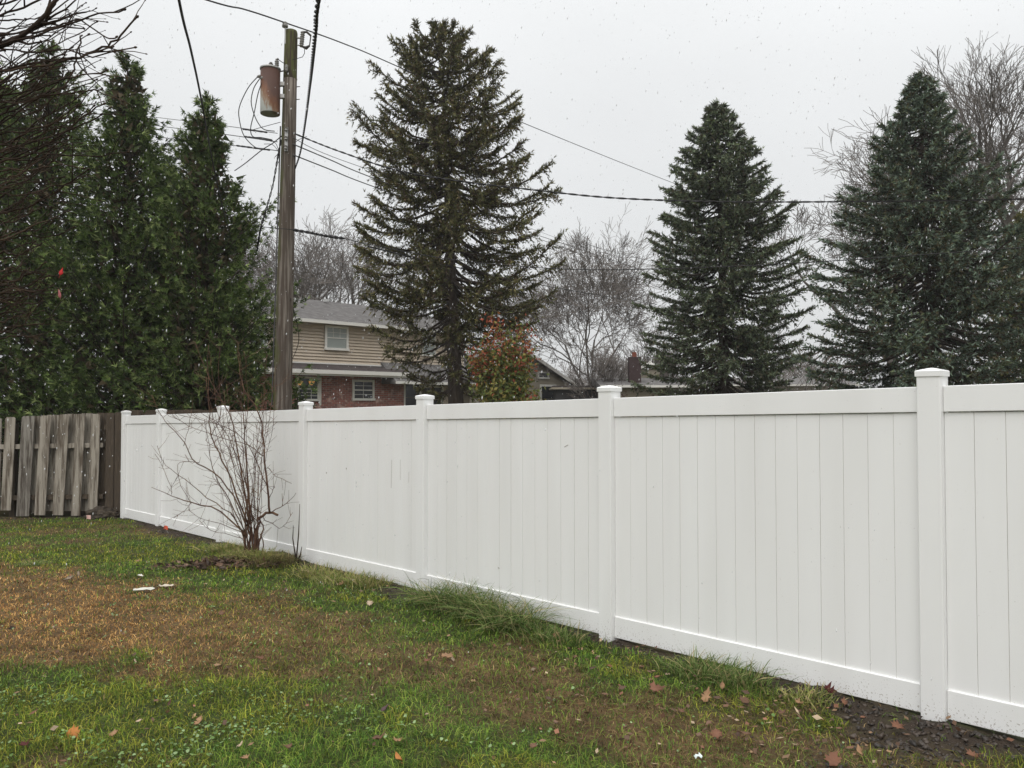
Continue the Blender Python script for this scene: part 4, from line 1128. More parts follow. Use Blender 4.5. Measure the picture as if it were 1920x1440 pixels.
leafy('brown leaved bush left of the dark blue green spruce', 1150, 36, 722, 760, 60, 900, [(.10, .06, .05), (.08, .055, .045)], 43, name='bush', lsz=.10)
leafy('reddish bare bush between the two blue green spruces', 1570, 34, 640, 760, 38, 900, [(.11, .06, .05), (.13, .09, .08)], 44, name='bush', lsz=.10)

# ------------------------------------------------------------------ multi-stemmed shrub in front of the fence
def crop5(x, y): return 200 + x * .3055, 640 + y * .3055
sh = thing('bare_shrub', 'leafless many stemmed reddish shrub in front of the white fence', 'shrub', (shrub_base[0], shrub_base[1], float(ground_z(*shrub_base))))
rs = random.Random(5)
stems = [
 ([(905, 1345), (915, 1190), (940, 1085), (1000, 1048), (1052, 1066)], 8, 0, 'k'),
 ([(1000, 1048), (988, 900), (965, 650), (935, 440), (850, 300), (812, 150), (806, 0)], 5.0, -.1, 's'),
 ([(860, 1190), (700, 1045), (520, 990), (400, 950), (275, 895)], 4.2, .25, 's'),
 ([(850, 1200), (760, 1060), (620, 960), (480, 850), (360, 760), (310, 640)], 3.0, -.3, 's'),
 ([(870, 1160), (780, 950), (650, 800), (520, 720), (480, 620), (380, 520), (320, 430), (280, 330)], 3.8, .2, 's'),
 ([(875, 1140), (760, 850), (690, 680), (640, 580), (630, 440), (620, 200), (626, 20)], 4.2, -.2, 's'),
 ([(880, 1120), (830, 850), (800, 640), (750, 440), (640, 240), (540, 0)], 4.4, .3, 's'),
 ([(885, 1120), (865, 800), (848, 600), (840, 440), (815, 370)], 4.4, 0, 's'),
 ([(895, 1110), (880, 980), (830, 780), (770, 640), (700, 520), (590, 450)], 3.2, .1, 's'),
 ([(985, 880), (900, 700), (800, 560), (640, 500), (440, 450)], 2.6, .1, 's'),
 ([(850, 1170), (750, 980), (680, 850), (640, 740), (620, 600), (600, 480)], 2.8, -.35, 's'),
 ([(950, 1050), (860, 980), (820, 850), (760, 700), (750, 560)], 2.6, .15, 's'),
 ([(965, 700), (870, 640), (700, 590), (500, 520), (400, 455)], 2.2, -.1, 's'),
 ([(1010, 1045), (1100, 1000), (1162, 930)], 2.2, -.2, 's'), ([(960, 1090), (1010, 1120), (1080, 1145), (1142, 1050)], 2.0, .2, 's'),
 ([(982, 770), (1040, 830), (1135, 872)], 1.8, .1, 's'), ([(1000, 960), (1020, 910), (1030, 890)], 1.8, .1, 's'),
 ([(640, 580), (700, 450), (685, 200), (695, 30)], 1.9, .1, 's'), ([(845, 560), (870, 330), (840, 60)], 1.9, -.15, 's'),
 ([(935, 440), (1000, 300), (1080, 260)], 1.6, .1, 's'), ([(830, 850), (770, 600), (745, 500), (720, 300)], 2.0, .25, 's'),
 ([(870, 1180), (700, 1120), (560, 1080), (500, 1030)], 1.8, .3, 's'), ([(860, 1210), (760, 1190), (640, 1160), (570, 1100)], 1.6, .35, 's'),
 ([(865, 1330), (850, 1240), (800, 1120), (740, 960), (650, 830)], 3.2, .1, 's'), ([(890, 1330), (860, 1200), (850, 1100), (865, 980), (850, 800), (838, 640)], 4.0, -.1, 's'),
 ([(920, 1330), (930, 1250), (960, 1150), (945, 1100)], 4.5, 0, 'k'), ([(880, 1340), (878, 1240), (870, 1120)], 6.5, .0, 'k'), ([(905, 1340), (893, 1220), (885, 1110)], 5.5, -.08, 'k'),
 ([(868, 1340), (850, 1260), (846, 1170)], 6, .1, 'k'), ([(935, 1330), (965, 1250), (940, 1180)], 3.0, .1, 'k'),
 ([(560, 750), (450, 740), (440, 830), (520, 1000)], 1.4, .2, 's'), ([(480, 640), (500, 540), (520, 450)], 1.4, .1, 's'), ([(520, 990), (480, 1040), (410, 1085)], 1.3, .1, 's'), ([(400, 950), (380, 850), (295, 690)], 1.4, .2, 's')]
for k in range(15):
    x0 = rs.uniform(840, 940); xt = x0 + rs.uniform(-330, 130); yt = rs.uniform(60, 620); xm = x0 + (xt - x0) * rs.uniform(.25, .5)
    stems.append(([(x0, 1335), (x0 + rs.uniform(-25, 15), 1190), (x0 * .6 + xm * .4, 1010), (xm, 760), (xm * .4 + xt * .6 + rs.uniform(-20, 20), (760 + yt) / 2), (xt, yt)], rs.uniform(1.5, 3.0), rs.uniform(-.35, .35), 's'))
for (pts, wpx, dy, kd) in stems:
    path = []
    for k, (x_, y_) in enumerate(pts):
        px_, py_ = crop5(x_, y_)
        f = min(1.0, max(0.0, (1345 - y_) / 900))
        Y = shrub_base[1] + dy * f * 1.3
        q = at(px_, py_, Y)
        path.append(q)
    # smooth with catmull-rom
    sm = []
    for k in range(len(path) - 1):
        p0 = path[max(k - 1, 0)]; p1 = path[k]; p2 = path[k + 1]; p3 = path[min(k + 2, len(path) - 1)]
        for s in (0, .33, .66):
            s2, s3 = s * s, s ** 3
            sm.append(.5 * ((2 * p1) + (p2 - p0) * s + (2 * p0 - 5 * p1 + 4 * p2 - p3) * s2 + (3 * p1 - p0 - 3 * p2 + p3) * s3) + Vector([rs.gauss(0, .006) for _ in range(3)]))
    sm.append(path[-1])
    r0 = wpx * .5 / FPX * 9.6 * .84
    n = len(sm)
    mb = MB(); mb.tube(sm, [max(.0028, r0 * (1 - (.35 if kd == 'k' else .78) * (k / (n - 1)))) for k in range(n)], 6)
    mb.build('stem', M['twig_red'], sh, smooth=True)
    if kd == 's':
        tw = MB(); L = sum((sm[i + 1] - sm[i]).length for i in range(n - 1))
        for k in range(int(4 + L * 5.0)):
            i = rs.randint(int(n * .15), n - 2); q = sm[i].lerp(sm[i + 1], rs.random()); ax = (sm[i + 1] - sm[i]).normalized()
            o_ = ax.orthogonal(); o_.rotate(Matrix.Rotation(rs.uniform(0, 6.28), 3, ax)); d = (ax * rs.uniform(.2, .9) + o_ * rs.uniform(.5, 1)).normalized()
            l = rs.uniform(.08, .34); p1 = q + d * l * .5 + Vector((0, 0, .01)); p2 = p1 + (d + Vector((0, 0, rs.uniform(-.1, .5)))).normalized() * l * .5
            tw.tube([q, p1, p2], [.0026, .0022, .0016], 3, cap=False)
        tw.build('twigs', M['twig_red'], sh)['kind'] = 'stuff'

# ------------------------------------------------------------------ near bare tree reaching in from the left
nb_ = Vector((-4.35, 5.0, 0)); z0 = float(ground_z(nb_.x, nb_.y))
near = thing('bare_tree', 'near leafless tree whose dark twigs fan in from the upper left edge', 'tree', (nb_.x, nb_.y, z0))
MB().tube([(nb_.x, nb_.y, z0 - .1), (nb_.x + .03, nb_.y, z0 + .9), (nb_.x, nb_.y + .03, z0 + 1.7)], [.10, .08, .07], 10).build('trunk', M['twig_dark'], near, smooth=True)
rs = random.Random(21)
def px_branch(pts, Y0, Y1, w0, w1, nm='branch', twigs=6, tl=.22, root=True):
    path = [at(x_, y_, Y0 + (Y1 - Y0) * k / (len(pts) - 1)) for k, (x_, y_) in enumerate(pts)]
    if root:
        r0 = Vector((nb_.x + rs.uniform(-.1, .1), nb_.y, min(max(path[0].z - rs.uniform(.4, 1.6), z0 + 1.2), z0 + 3.2)))
        path = [r0, r0.lerp(path[0], .55) + Vector((0, 0, .05))] + path
    sm = []
    for k in range(len(path) - 1):
        p0 = path[max(k - 1, 0)]; p1 = path[k]; p2 = path[k + 1]; p3 = path[min(k + 2, len(path) - 1)]
        for s in (0, .25, .5, .75):
            sm.append(.5 * ((2 * p1) + (p2 - p0) * s + (2 * p0 - 5 * p1 + 4 * p2 - p3) * s * s + (3 * p1 - p0 - 3 * p2 + p3) * s ** 3) + Vector([rs.gauss(0, .004) for _ in range(3)]))
    sm.append(path[-1]); n = len(sm)
    a, b = w0 * .42 / FPX * Y0, w1 * .44 / FPX * Y1
    mb = MB(); mb.tube(sm, [a + (b - a) * (k / (n - 1)) ** .8 for k in range(n)], 6)
    # end bud
    mb.lathe(sm[-1], [(.001, -.008), (b * 1.9, 0), (b * 1.5, .008), (.001, .014)], 5, (sm[-1] - sm[-2]))
    st = int(n * .3) if root else 1
    for k in range(twigs):
        i = rs.randint(st, n - 2); q = sm[i].lerp(sm[i + 1], rs.random()); ax = (sm[i + 1] - sm[i]).normalized()
        o_ = ax.orthogonal(); o_.rotate(Matrix.Rotation(rs.uniform(0, 6.28), 3, ax))
        d = (ax + o_ * rs.uniform(.35, .85)).normalized(); l = tl * rs.uniform(.35, 1.25)
        pp = [q]; dd = d
        for s in range(4):
            dd = (dd + Vector((rs.gauss(0, .10), rs.gauss(0, .10), rs.gauss(.03, .10)))).normalized(); pp.append(pp[-1] + dd * l / 4)
        rr_ = max(.0022, b * .9)
        mb.tube(pp, [rr_, rr_ * .85, rr_ * .7, rr_ * .62, rr_ * .5], 4)
        mb.lathe(pp[-1], [(.001, -.005), (rr_ * 1.3, 0), (.001, .009)], 4, dd)
    mb.build(nm, M['twig_dark'], near, smooth=True)
Z1 = 4.4
px_branch([(-60, 120), (0, 88), (60, 55), (95, 15), (135, -40)], Z1, Z1, 13, 8, twigs=10)
px_branch([(-60, 95), (0, 82), (50, 62), (85, 40), (100, 5), (115, -40)], Z1 + .1, Z1, 10, 6, twigs=8)
px_branch([(-60, 110), (0, 85), (60, 70), (130, 45), (170, 32), (233, 18)], Z1, Z1 - .1, 7, 3.4, twigs=5)
px_branch([(-60, 150), (0, 132), (70, 118), (133, 110), (190, 92), (226, 66), (257, 32)], Z1 + .1, Z1, 9, 3.6, twigs=7)
px_branch([(-60, 140), (0, 133), (80, 122), (150, 106), (210, 88)], Z1 - .1, Z1, 8, 3.4, twigs=6)
px_branch([(-60, 80), (0, 66), (60, 62), (120, 45), (150, 38), (200, 70), (218, 70)], Z1, Z1, 5, 3, twigs=3)
px_branch([(-60, 60), (0, 30), (60, 8), (120, -20)], Z1, Z1, 6, 4, twigs=8)
px_branch([(-60, 20), (0, 10), (50, -10)], Z1, Z1, 5, 4, twigs=5)
px_branch([(-60, 105), (0, 92), (60, 100), (130, 95), (175, 105), (253, 89)], Z1 + .2, Z1, 5, 3, twigs=4)
px_branch([(153, 65), (147, 95), (138, 130), (120, 165)], Z1 + .15, Z1, 3.4, 4, twigs=5, root=False)
px_branch([(-60, 215), (0, 180), (70, 168), (140, 145), (200, 132)], Z1 + .1, Z1, 6, 3, twigs=6)
px_branch([(-60, 240), (0, 205), (80, 180), (150, 172), (190, 168)], Z1 + .3, Z1, 6, 3, twigs=6)
px_branch([(-60, 330), (0, 305), (60, 285), (120, 250), (160, 215), (195, 195)], Z1, Z1, 8, 3, twigs=8)
px_branch([(-60, 310), (0, 285), (80, 262), (140, 240), (190, 215)], Z1, Z1, 6, 3, twigs=8)
px_branch([(-60, 290), (0, 270), (90, 290), (170, 292), (240, 285)], Z1 + .2, Z1, 5, 2.6, twigs=5)
px_branch([(-60, 430), (0, 400), (60, 385), (120, 350), (165, 318)], Z1 + .2, Z1, 8, 3, twigs=8)
for k in range(78):
    y0 = rs.uniform(20, 640); reach = (200 if y0 < 330 else 150 if y0 < 480 else 110) * rs.uniform(.35, 1.0)
    sl = rs.uniform(-.75, .15) if y0 < 450 else rs.uniform(-.5, .30)
    x_end = reach; pts = [(-60, y0 + 40 * rs.uniform(-.2, 1)), (0, y0)]
    for j in (.35, .7, 1): pts.append((x_end * j, y0 + sl * x_end * j + rs.uniform(-8, 8) - 12 * j * j))
    Yb = Z1 + rs.uniform(-.35, .9)
    px_branch(pts, Yb, Yb + rs.uniform(-.2, .2), rs.uniform(3.0, 8.0), rs.uniform(1.7, 2.7), twigs=rs.randint(2, 6))
def hang_leaf(px_, py_, col, lab, rz):
    o = link('leaf', leaf_mesh('leaf', .04, col, 'plain', .4, px_), near, M['litter'])
    p = at(px_, py_, Z1); o.location = Vector(p); o.matrix_parent_inverse = Matrix.Translation(-Vector(near.location))
    o.rotation_euler = (radians(80), rz, .3); o['label'] = lab
hang_leaf(115, 511, (.50, .03, .03), 'bright red leaf hanging on a twig', .3)
hang_leaf(112, 552, (.36, .12, .12), 'dull pink leaf hanging on a twig', -.2)

# ================================================================== UTILITY POLE
PY = 15.7
pb = at(529, 790, PY); pt = at(546, 60, PY); zb = float(ground_z(pb.x, PY))
dv = (pt - pb); pbase = pb + dv * ((zb - .1 - pb.z) / dv.z)
pole = thing('utility_pole', 'tall weathered wooden utility pole with a mossy top', 'utility pole', (pbase.x, pbase.y, zb))
def pole_at(py_):
    f = (790 - py_) / (790 - 60); return pb.lerp(pt, f)
pr = lambda py_: (.125 + .055 * (py_ - 60) / 730)
ys_ = list(range(150, 1000, 50))
msh = MB(); msh.tube([pole_at(y_) for y_ in [1000, 900, 790, 700, 600, 500, 400, 300, 200, 150]], [pr(min(y_, 790)) for y_ in [1000, 900, 790, 700, 600, 500, 400, 300, 200, 150]], 18)
msh.build('pole_shaft', M['pole'], pole, smooth=True)
msh = MB(); msh.tube([pole_at(y_) for y_ in [149.5, 110, 62, 58]], [pr(150) , pr(110), pr(62), pr(58) * .9], 18)
msh.build('pole_top', M['moss'], pole, smooth=False)['label'] = 'green mossy top of the pole'
MB().tube([pole_at(y_) + Vector((-pr(y_) - .015, -.05, 0)) for y_ in (240, 320, 500, 760)], .014, 6).build('ground_wire', M['wire_alu'], pole)
for y_ in (165, 189):
    c = pole_at(y_); MB().tube([c + Vector((pr(y_) - .02, -.02, 0)), c + Vector((pr(y_) + .07, -.02, .01))], .009, 6).build('step_bolt', M['dark_metal'], pole)
# secondary rack with spools
rk = MB(); c0 = pole_at(246); c1 = pole_at(290)
rk.box(c1 + Vector((-.03, -pr(260) - .03, 0)), (.06, 0, 0), (0, .03, 0), c0 - c1); rk.build('wire_rack', M['galv'], pole)
for y_ in (250, 267, 284):
    c = pole_at(y_) + Vector((0, -pr(260) - .06, 0)); MB().lathe(c, [(.035, -.03), (.022, 0), (.035, .03)], 10).build('spool_insulator', M['porcelain'], pole)

# pin insulator on the pole top carrying the primary wire
ins = thing('pin_insulator', 'pin insulator on a steel bracket beside the pole top', 'insulator', tuple(at(534, 80, PY - .1)))
MB().tube([at(535, 82, PY - .1), at(535, 50, PY - .1)], .016, 8).build('pin', M['galv'], ins)
MB().lathe(at(534.5, 50, PY - .1), [(.03, -.02), (.058, -.01), (.060, .03), (.045, .045), (.05, .06), (.055, .075), (.03, .09), (.02, .10)], 14).build('insulator_bell', M['porcelain'], ins, smooth=True)
# fuse cutout on the right
fc = thing('fuse_cutout', 'grey porcelain fuse cutout bracketed to the right of the pole top', 'fuse cutout', tuple(at(566, 76, PY)))
a, b = at(565, 88, PY - .05), at(568, 59, PY - .05)
prof = [(.030, 0)]
L_ = (b - a).length
for k in range(7): prof += [(.034, L_ * (k + .1) / 7), (.048, L_ * (k + .45) / 7), (.034, L_ * (k + .8) / 7)]
prof += [(.028, L_)]
MB().lathe(a, prof, 12, (b - a)).build('porcelain_body', M['porcelain'], fc, smooth=False)
MB().tube([at(583, 66, PY - .1), at(580, 88, PY - .1)], .012, 6).build('fuse_tube', M['dark_metal'], fc)
k_ = MB(); k_.tube([at(566, 60, PY - .05), at(575, 60, PY - .1), at(583, 67, PY - .1)], [.018, .022, .02], 6); k_.tube([at(568, 88, PY - .05), at(574, 90, PY - .1), at(580, 86, PY - .1)], [.02, .035, .02], 8)
k_.build('contacts', M['dark_metal'], fc)
k_ = MB(); k_.tube([at(555, 70, PY), at(563, 72, PY)], .02, 6); k_.tube([at(555, 84, PY), at(566, 86, PY)], .014, 6); k_.build('bracket', M['galv'], fc)
MB().tube([at(571, 92, PY - .1), at(571, 100, PY - .1), at(567, 107, PY - .1), at(556, 110, PY - .12), at(548, 112, PY - .14)], .007, 5).build('jumper_wire', M['wire'], fc)

# transformer
tr = thing('transformer', 'rusty can shaped transformer hung on the left of the pole', 'transformer', tuple(at(507, 215, PY - .12)))
tb_ = at(506.5, 213, PY - .12); tt_ = at(507, 130, PY - .12); TR = .188; TH = (tt_ - tb_).length
MB().lathe(tb_, [(TR * .9, -.012), (TR * .9, .03), (TR * .93, .032), (TR * .985, -.012), (TR, .0), (TR, TH)], 28).build('tank', M['tank'], tr, smooth=False)
for p_ in tr.children[0].data.polygons: p_.use_smooth = len(p_.vertices) == 4
MB().lathe(tt_, [(TR * 1.03, -.02), (TR * 1.07, -.015), (TR * 1.07, .015), (TR * .8, .035), (TR * .3, .05), (.01, .055)], 28).build('lid', M['galv'], tr, smooth=True)
def bushing(p, h, nm='bushing'):
    pf = [(.03, 0)]
    for k in range(4): pf += [(.032, h * (k + .1) / 5), (.046, h * (k + .5) / 5), (.03, h * (k + .9) / 5)]
    pf += [(.02, h * .85), (.03, h * .93), (.012, h)]
    MB().lathe(p, pf, 12).build(nm, M['porcelain'], tr)
bushing(at(519, 128, PY - .15), .19); bushing(at(508, 128, PY - .20), .12)
MB().lathe(at(521, 111, PY - .15), [(.01, -.02), (.022, 0), (.01, .02)], 8).build('terminal', M['dark_metal'], tr)
MB().tube([at(521, 111, PY - .15), at(528, 116, PY - .16), at(535, 120, PY - .17)], .008, 5).build('lead_wire', M['wire'], tr)
# lightning arrester on the pole side
MB().lathe(at(537, 134, PY - .17), [(.02, 0), (.035, .015), (.03, .03), (.038, .045), (.03, .06), (.038, .075), (.03, .09), (.036, .105), (.02, .13)], 12).build('arrester', M['porcelain'], tr)
MB().tube([at(526, 134, PY - .15), at(537, 132, PY - .17)], .014, 6).build('arrester_bracket', M['dark_metal'], tr)
for y_ in (157, 180):
    MB().box(at(523, y_ + 3, PY - .12), (at(533, y_ + 3, PY - .12) - at(523, y_ + 3, PY - .12)), (0, .08, 0), (0, 0, .075)).build('mounting_bracket', M['galv'], tr)
for (x_, y_) in ((486, 143), (492, 146), (497, 139)):
    MB().lathe(at(x_, y_, PY - .25), [(.014, -.05), (.026, -.03), (.03, 0), (.022, .03)], 10, (1, -.4, .2)).build('low_voltage_bushing', M['porcelain'], tr)
def spl(pts, n=6):
    sm = []
    for k in range(len(pts) - 1):
        p0 = pts[max(k - 1, 0)]; p1 = pts[k]; p2 = pts[k + 1]; p3 = pts[min(k + 2, len(pts) - 1)]
        for j in range(n):
            s = j / n
            sm.append(.5 * ((2 * p1) + (p2 - p0) * s + (2 * p0 - 5 * p1 + 4 * p2 - p3) * s * s + (3 * p1 - p0 - 3 * p2 + p3) * s ** 3))
    sm.append(pts[-1]); return sm
for w in ([(484, 143), (465, 165), (449, 200), (449, 225), (458, 255), (480, 277), (500, 281)], [(488, 146), (476, 165), (471, 190), (476, 213), (485, 232), (496, 243), (515, 246)],
          [(494, 147), (484, 175), (477, 210), (470, 240), (474, 256), (490, 258), (510, 262)]):
    MB().tube(spl([at(x_, y_, PY - .25) for x_, y_ in w]), .0095, 5).build('low_voltage_lead', M['wire'], tr)

# ------------------------------------------------------------------ overhead wires
def wire(pts, r, lab, m_='wire', twist=0, name='overhead_wire', pitch=.32, grp=None, cat='wire'):
    P = spl([at(*p) for p in pts], 10)
    if not twist:
        mb = MB(); mb.tube(P, r, 5)
    else:
        # resample evenly, wind strands
        Ls = [0]
        for i in range(1, len(P)): Ls.append(Ls[-1] + (P[i] - P[i - 1]).length)
        n = int(Ls[-1] / (pitch / 8)); n = min(n, 700); mb = MB()
        tt = np.linspace(0, Ls[-1], n); A = np.array([list(p) for p in P]); Q = np.stack([np.interp(tt, Ls, A[:, k]) for k in range(3)], 1)
        for s in range(twist):
            out = []
            for i in range(n):
                d = Vector(Q[min(i + 1, n - 1)] - Q[max(i - 1, 0)]).normalized(); u = d.cross(Vector((0, 0, 1))).normalized(); v = d.cross(u)
                a = 2 * pi * (tt[i] / pitch + s / twist); out.append(Vector(Q[i]) + (u * cos(a) + v * sin(a)) * r * 1.05)
            mb.tube(out, r, 4)
    o = mb.build(name, M[m_])
    return tag(o, lab, cat, grp)
a0, a1 = PY - .1, PY - .2
wire([(-100, -160, 9), (385, -1, 13.2), (460, 18, 14.4), (533, 42, a0), (640, 80, 18.5), (740, 122, 22), (980, 230, 31), (1270, 346, 46), (1420, 400, 60)], .0145, 'high single wire crossing over the top of the utility pole')
wire([(700, -600, 2.2), (597, -2, 5.0), (591, 60, 6.1), (582, 150, 8.6), (573, 222, 11.5), (563, 285, 14), (553, 316, 15.55)], .0095, 'thick twisted service cable dropping from overhead to the pole', twist=2, pitch=.30, name='service_cable', cat='cable')
wire([(230, -600, 2.4), (335, -2, 4.8), (358, 95, 6.0), (377, 185, 7.6), (398, 300, 10.5), (418, 390, 13.5), (432, 440, 16.5)], .0095, 'smooth black cable slanting down over the arborvitaes', name='service_cable', cat='cable')
wire([(549, 249, a1), (580, 262, 15.5), (640, 285, 15), (740, 318, 14.6), (850, 338, 14.2), (1000, 356, 13.8), (1150, 371, 13.4), (1350, 378, 13), (1600, 378, 12.6), (1920, 373, 12.2), (2400, 355, 11.5)], .0085, 'heavy twisted cable sagging across the photo to the right', twist=2, pitch=.42, name='service_cable', cat='cable')
wire([(549, 270, a1), (620, 300, 18), (690, 330, 21), (850, 390, 28), (1060, 458, 38), (1250, 522, 52)], .013, 'upper thin secondary wire receding right behind the tallest spruce', 'wire_alu')
wire([(549, 290, a1), (620, 318, 18), (690, 346, 21), (850, 402, 28), (1050, 462, 38), (1250, 545, 52)], .013, 'lower thin secondary wire receding right behind the tallest spruce', 'wire_alu')
wire([(549, 258, a1), (640, 300, 19), (850, 372, 28), (1090, 462, 40), (1250, 505, 52)], .007, 'faintest thin wire between the two secondary wires', 'wire_alu')
wire([(140, 200, 26), (285, 219, 21), (400, 233, 18), (520, 250, a1)], .0075, 'top one of three wires running left from the pole', 'wire_alu')
wire([(140, 216, 26), (295, 236, 21), (400, 249, 18), (520, 266, a1)], .0085, 'middle one of three wires running left from the pole')
wire([(140, 240, 26), (305, 258, 21), (430, 272, 18), (500, 280, 16), (522, 283, a1)], .0085, 'lowest one of three wires running left from the pole')
for (pp, lab) in (([(455, 242, 17.2), (470, 244, 17), (500, 248, 16.3)], 'dark splice sleeve on the top left wire'), ([(458, 256, 17), (480, 259, 16.6), (510, 264, 16)], 'dark splice sleeve on the middle left wire'), ([(443, 273, 17.3), (470, 276.5, 16.8), (505, 281, 16)], 'dark splice sleeve on the lowest left wire')):
    P = spl([at(*p) for p in pp], 8); mb = MB(); mb.tube(P, [.012 + .009 * (abs(sin(i * 1.1))) for i in range(len(P))], 6); tag(mb.build('wire_splice', M['wire']), lab, 'splice')
wire([(440, 320, 17), (460, 306, 16.6), (490, 282, 16), (512, 268, PY), (528, 255, PY - .2)], .010, 'dark wire slanting from the arborvitae up to the pole')
wire([(527, 262, PY - .22), (520, 300, PY - .22), (512, 345, PY - .1), (500, 390, PY), (488, 432, 16), (482, 470, 16.5)], .011, 'kinked twisted wire dropping left of the pole', twist=2, pitch=.3)
for (pp, lab) in (([(475, 243, PY - .25), (500, 236, PY - .25), (526, 229, PY - .22)], 'thin tie wire looping to the pole above the rack'), ([(500, 262, PY - .25), (516, 268, PY - .25), (522, 285, PY - .25), (514, 296, PY - .25)], 'small jumper loop left of the pole rack'),
                  ([(495, 270, PY - .28), (512, 272, PY - .3), (524, 290, PY - .3), (522, 306, PY - .25)], 'second jumper loop hanging left of the pole rack'), ([(553, 268, PY - .25), (560, 262, PY - .25), (575, 256, 15.2)], 'short jumper right of the pole rack')):
    wire(pp, .006, lab, grp='jumpers at the pole rack')
wire([(300, 405, 22), (470, 423, 17), (520, 428, PY - .2), (549, 431, PY - .2), (590, 438, 15.5), (640, 446, 15.3), (700, 460, 15), (850, 487, 14.4), (1030, 503, 13.8), (1200, 505, 13.2), (1500, 493, 12.6), (1920, 464, 12), (2400, 430, 11.4)], .0075, 'low thin communication line crossing the trees')
wire([(549, 431, PY - .22), (580, 436, 15.55), (610, 442, 15.4), (645, 447, 15.3)], .016, 'lashed cable bundle on the low line beside the pole', twist=2, pitch=.22)
wire([(690, 462, 17), (850, 500, 24), (1050, 541, 34), (1232, 571, 46)], .017, 'low receding wire passing right of the tallest spruce')
wire([(545, 560, PY - .2), (560, 640, 22), (540, 690, 30)], .010, 'slack wire hanging in front of the tan siding')
wire([(1100, 458, 30), (1180, 480, 36), (1300, 505, 50)], .011, 'faint wire above the pale bare tree', 'wire_alu')

# ================================================================== HOUSE
hd = Vector((.70, .714, 0)).normalized(); hn = Vector((hd.y, -hd.x, 0))
H0 = Vector(((540 - 960) / FPX * 36, 36, 0))
def hs(px_, off=0):
    """distance along the facade plane (moved by off towards us) where image column px_ falls"""
    k = (px_ - 960) / FPX; o = H0 + hn * off
    return (k * o.y - o.x) / (hd.x - k * hd.y)
def hz(px_, py_, off=0):
    o = H0 + hn * off + hd * hs(px_, off); return at(px_, py_, o.y).z
def HP(s, off, z): q = H0 + hd * s + hn * off; return Vector((q.x, q.y, z))
hg = float(ground_z(H0.x, 36))
house = thing('house', 'two storey house with tan siding over red brick and a grey roof', 'house', (H0.x, H0.y, hg))
def hbox(mb, s0, s1, o0, o1, z0, z1): return mb.box(HP(s0, o0, z0), hd * (s1 - s0), hn * (o1 - o0), Z * (z1 - z0))
sL, sR = hs(430), hs(870)
zEave = hz(540, 599); zSid = hz(540, 677); zG1 = hz(540, 692, .9); zBr = hz(540, 708)
hbox(MB(), sL, sR, -8, -.10, hg - .5, zEave - .02).build('wall_core', M['siding'], house)
# lap siding: real laps
lm = MB(); nl = 13; hgt = (zEave - zSid) / nl
for k in range(nl):
    z_ = zSid + k * hgt
    lm.add([HP(sL, 0, z_), HP(sR, 0, z_), HP(sR, -.075, z_ + hgt), HP(sL, -.075, z_ + hgt), HP(sL, -.09, z_), HP(sR, -.09, z_)], [(0, 1, 2, 3), (4, 5, 1, 0)])
o = lm.build('lap_siding', M['siding'], house); o['kind'] = 'stuff'
hbox(MB(), sL, sR, -.03, .04, zSid - .07, zSid - .002).build('siding_trim', M['trim'], house)
# main roof
ridge_off = -4.6; rz_ = at(547, 560, (H0 + hd * hs(547, ridge_off) + hn * ridge_off).y).z
rf = MB(); ov = .45; nr = 22
for k in range(nr):
    a_, b_ = k / nr, (k + 1) / nr
    o1, o2 = ov + (ridge_off - ov) * a_, ov + (ridge_off - ov) * b_
    z1, z2 = zEave + .05 + (rz_ - zEave) * a_ + .012, zEave + .05 + (rz_ - zEave) * b_
    rf.add([HP(sL - .3, o1, z1), HP(sR + .3, o1, z1), HP(sR + .3, o2, z2), HP(sL - .3, o2, z2), HP(sL - .3, o1, z1 - .02), HP(sR + .3, o1, z1 - .02)], [(0, 1, 2, 3), (4, 5, 1, 0)])
rf.add([HP(sL - .3, ridge_off, rz_ + .03), HP(sR + .3, ridge_off, rz_ + .03), HP(sR + .3, -8.6 - ov, zEave), HP(sL - .3, -8.6 - ov, zEave), HP(sL - .3, ov, zEave - .02), HP(sR + .3, ov, zEave - .02)], [(0, 1, 2, 3), (3, 2, 5, 4)])
roof = rf.build('roof', M['shingle'], house)
def sub(o_, mb, name, m_):
    me = mb.mesh(name); me.materials.append(m_); c = bpy.data.objects.new(name, me); C.objects.link(c); c.parent = o_
    c.matrix_parent_inverse = Matrix.Identity(4); return c
v = MB(); s_ = hs(599, ridge_off); q = HP(s_, ridge_off + .6, rz_ - .12); v.cbox(q + Z * .12, .26, .2, .14); sub(roof, v, 'roof_vent', M['galv'])
hbox(MB(), sL - .3, sR + .3, ov, ov + .12, zEave - .10, zEave + .045).build('gutter', M['trim'], house)
hbox(MB(), sL, sR, .0, ov - .002, zEave - .07, zEave - .035).build('soffit', M['trim'], house)
# lower pent roof, fascia, soffit
sPR = hs(752)
pr_ = MB(); pr_.add([HP(sL, .02, zSid - .08), HP(sPR, .02, zSid - .08), HP(sPR, 1.0, zG1 + .02), HP(sL, 1.0, zG1 + .02), HP(sL, .02, zG1 - .1), HP(sPR, .02, zG1 - .1), HP(sPR, 1.0, zG1 - .02), HP(sL, 1.0, zG1 - .02)],
        [(0, 3, 2, 1), (4, 5, 6, 7), (1, 2, 6, 5), (0, 4, 7, 3), (2, 3, 7, 6)])
pr_.build('lower_roof', M['shingle_dark'], house)
hbox(MB(), sL, sPR, 1.002, 1.09, zG1 - .16, zG1 + .02).build('lower_gutter', M['trim'], house)
hbox(MB(), sL, sPR, .90, 1.0, zG1 - .24, zG1 - .13).build('fascia', M['trim'], house)
